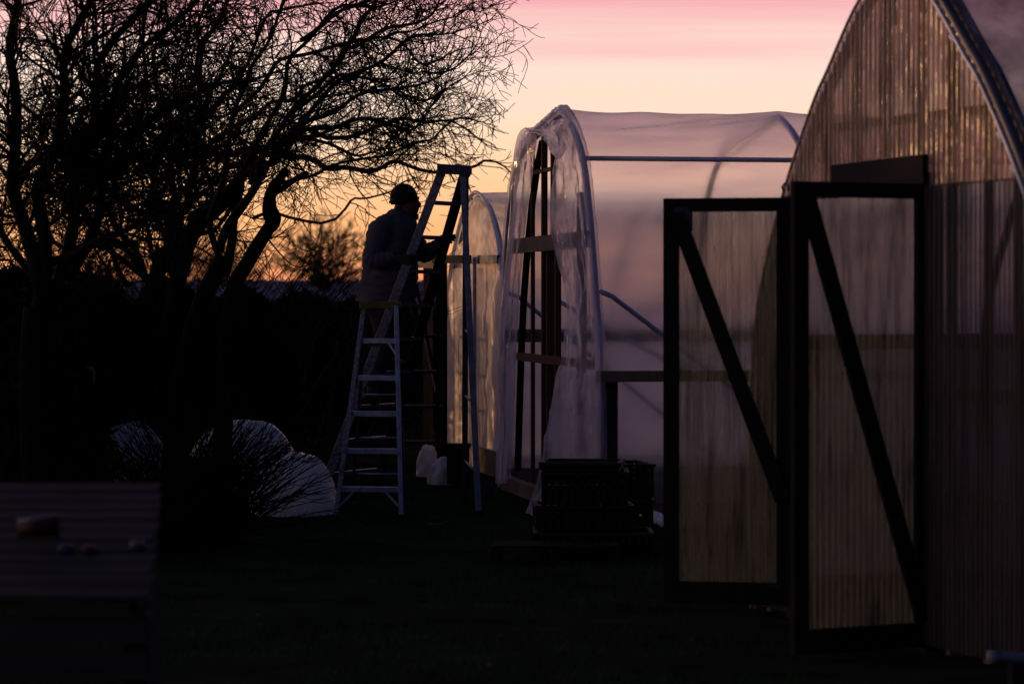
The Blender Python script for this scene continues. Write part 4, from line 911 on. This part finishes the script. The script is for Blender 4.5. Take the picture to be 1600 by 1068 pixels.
g.tube([p + ax * -.07 + Vector((0, 0, .05)), p + ax * .06 + Vector((0, 0, .06))], [.030, .038], 18); g.build('body', M['red'], t, smooth=True); g = MB(); g.tube([p + ax * .055 + Vector((0, 0, .06)), p + ax * .066 + Vector((0, 0, .06))], .041, 18); g.build('rim', M['red'], t)
for px, py, m_, lb, nm in ((103, 862, 'blue', 'small blue lid beside the red bucket on the slatted bin', 'jar_lid'), (140, 864, 'red', 'small red peg next to the blue lid on the slatted bin', 'peg'), (215, 858, 'cyan', 'small light blue cap near the right edge of the slatted bin', 'bottle_cap')):
    p = onlid(px, py); g = MB(); g.tube([p, p + Vector((0, 0, .012)), p + Vector((0, 0, .026))], [.024, .026, .02] if nm != 'peg' else [.016, .03, .014], 14)
    tag(g.build(nm, M[m_], None, smooth=True, loc=p), lb, nm.replace('_', ' '))

# ------------------------------------------------------------------ small things deep in the dark left background
b = PG(299, 34); t = thing('sign_board', b, 'small pale board standing among the shrubs behind the wide plastic heap', 'board'); zc = P(299, 560, 34)
MB().box(zc, (.28, .03, .34)).build('panel', M['pvc'], t); MB().box((zc.x, 34.03, zc.z / 2), (.04, .03, zc.z)).build('post', M['darkwood'], t)
c = PG(139, 22.9); t = thing('barrel', c, 'blue plastic barrel among the dark shrubs on the left', 'barrel')
MB().tube([c, c + Vector((0, 0, .2)), c + Vector((0, 0, .9)), c + Vector((0, 0, 1.15)), c + Vector((0, 0, 1.2))], [.045, .05, .05, .048, .03], 20).build('body', M['blue'], t, smooth=True)

def litter(name, px, Y, l, w, rz, label, cat, m_='pvc', seed=0):
    c = PG(px, Y, 0); c.z = gz(c.x, Y) + .012; g = MB(); rows = []
    for i in range(7):
        u = (i / 6 - .5) * l; rows.append([c + Matrix.Rotation(rz, 3, 'Z') @ Vector((u, v * w * (1 - (2 * u / l) ** 2 * .6), .012 * ns((u * 20, v * 3, seed), 1) + .02 * (abs(v) + abs(u / l)))) for v in (-.5, -.2, .2, .5)])
    g.grid(rows); tag(g.build(name, M[m_], None, loc=c, thick=.002), label, cat)
litter('plastic_scrap', 876, 19.1, .12, .02, .1, 'thin strip of plastic on the grass before the pallet', 'plastic scrap', m_='slat')
litter('plastic_scrap', 660, 16.6, .06, .02, .3, 'tiny dull scrap on the grass in the middle foreground', 'plastic scrap', seed=2, m_='slat')
litter('dead_leaf', 402, 15.8, .03, .02, 1.2, 'small leaf on the dark grass right of the slatted bin', 'leaf', seed=3, m_='wood_h')
litter('dead_leaf', 762, 13.6, .035, .018, .4, 'small leaf low in the middle of the grass', 'leaf', seed=4, m_='wood_h')
litter('plastic_scrap', 680, 22.2, .12, .05, .2, 'small scrap on the ground right of the short ladder feet', 'plastic scrap', seed=5, m_='wood_h')
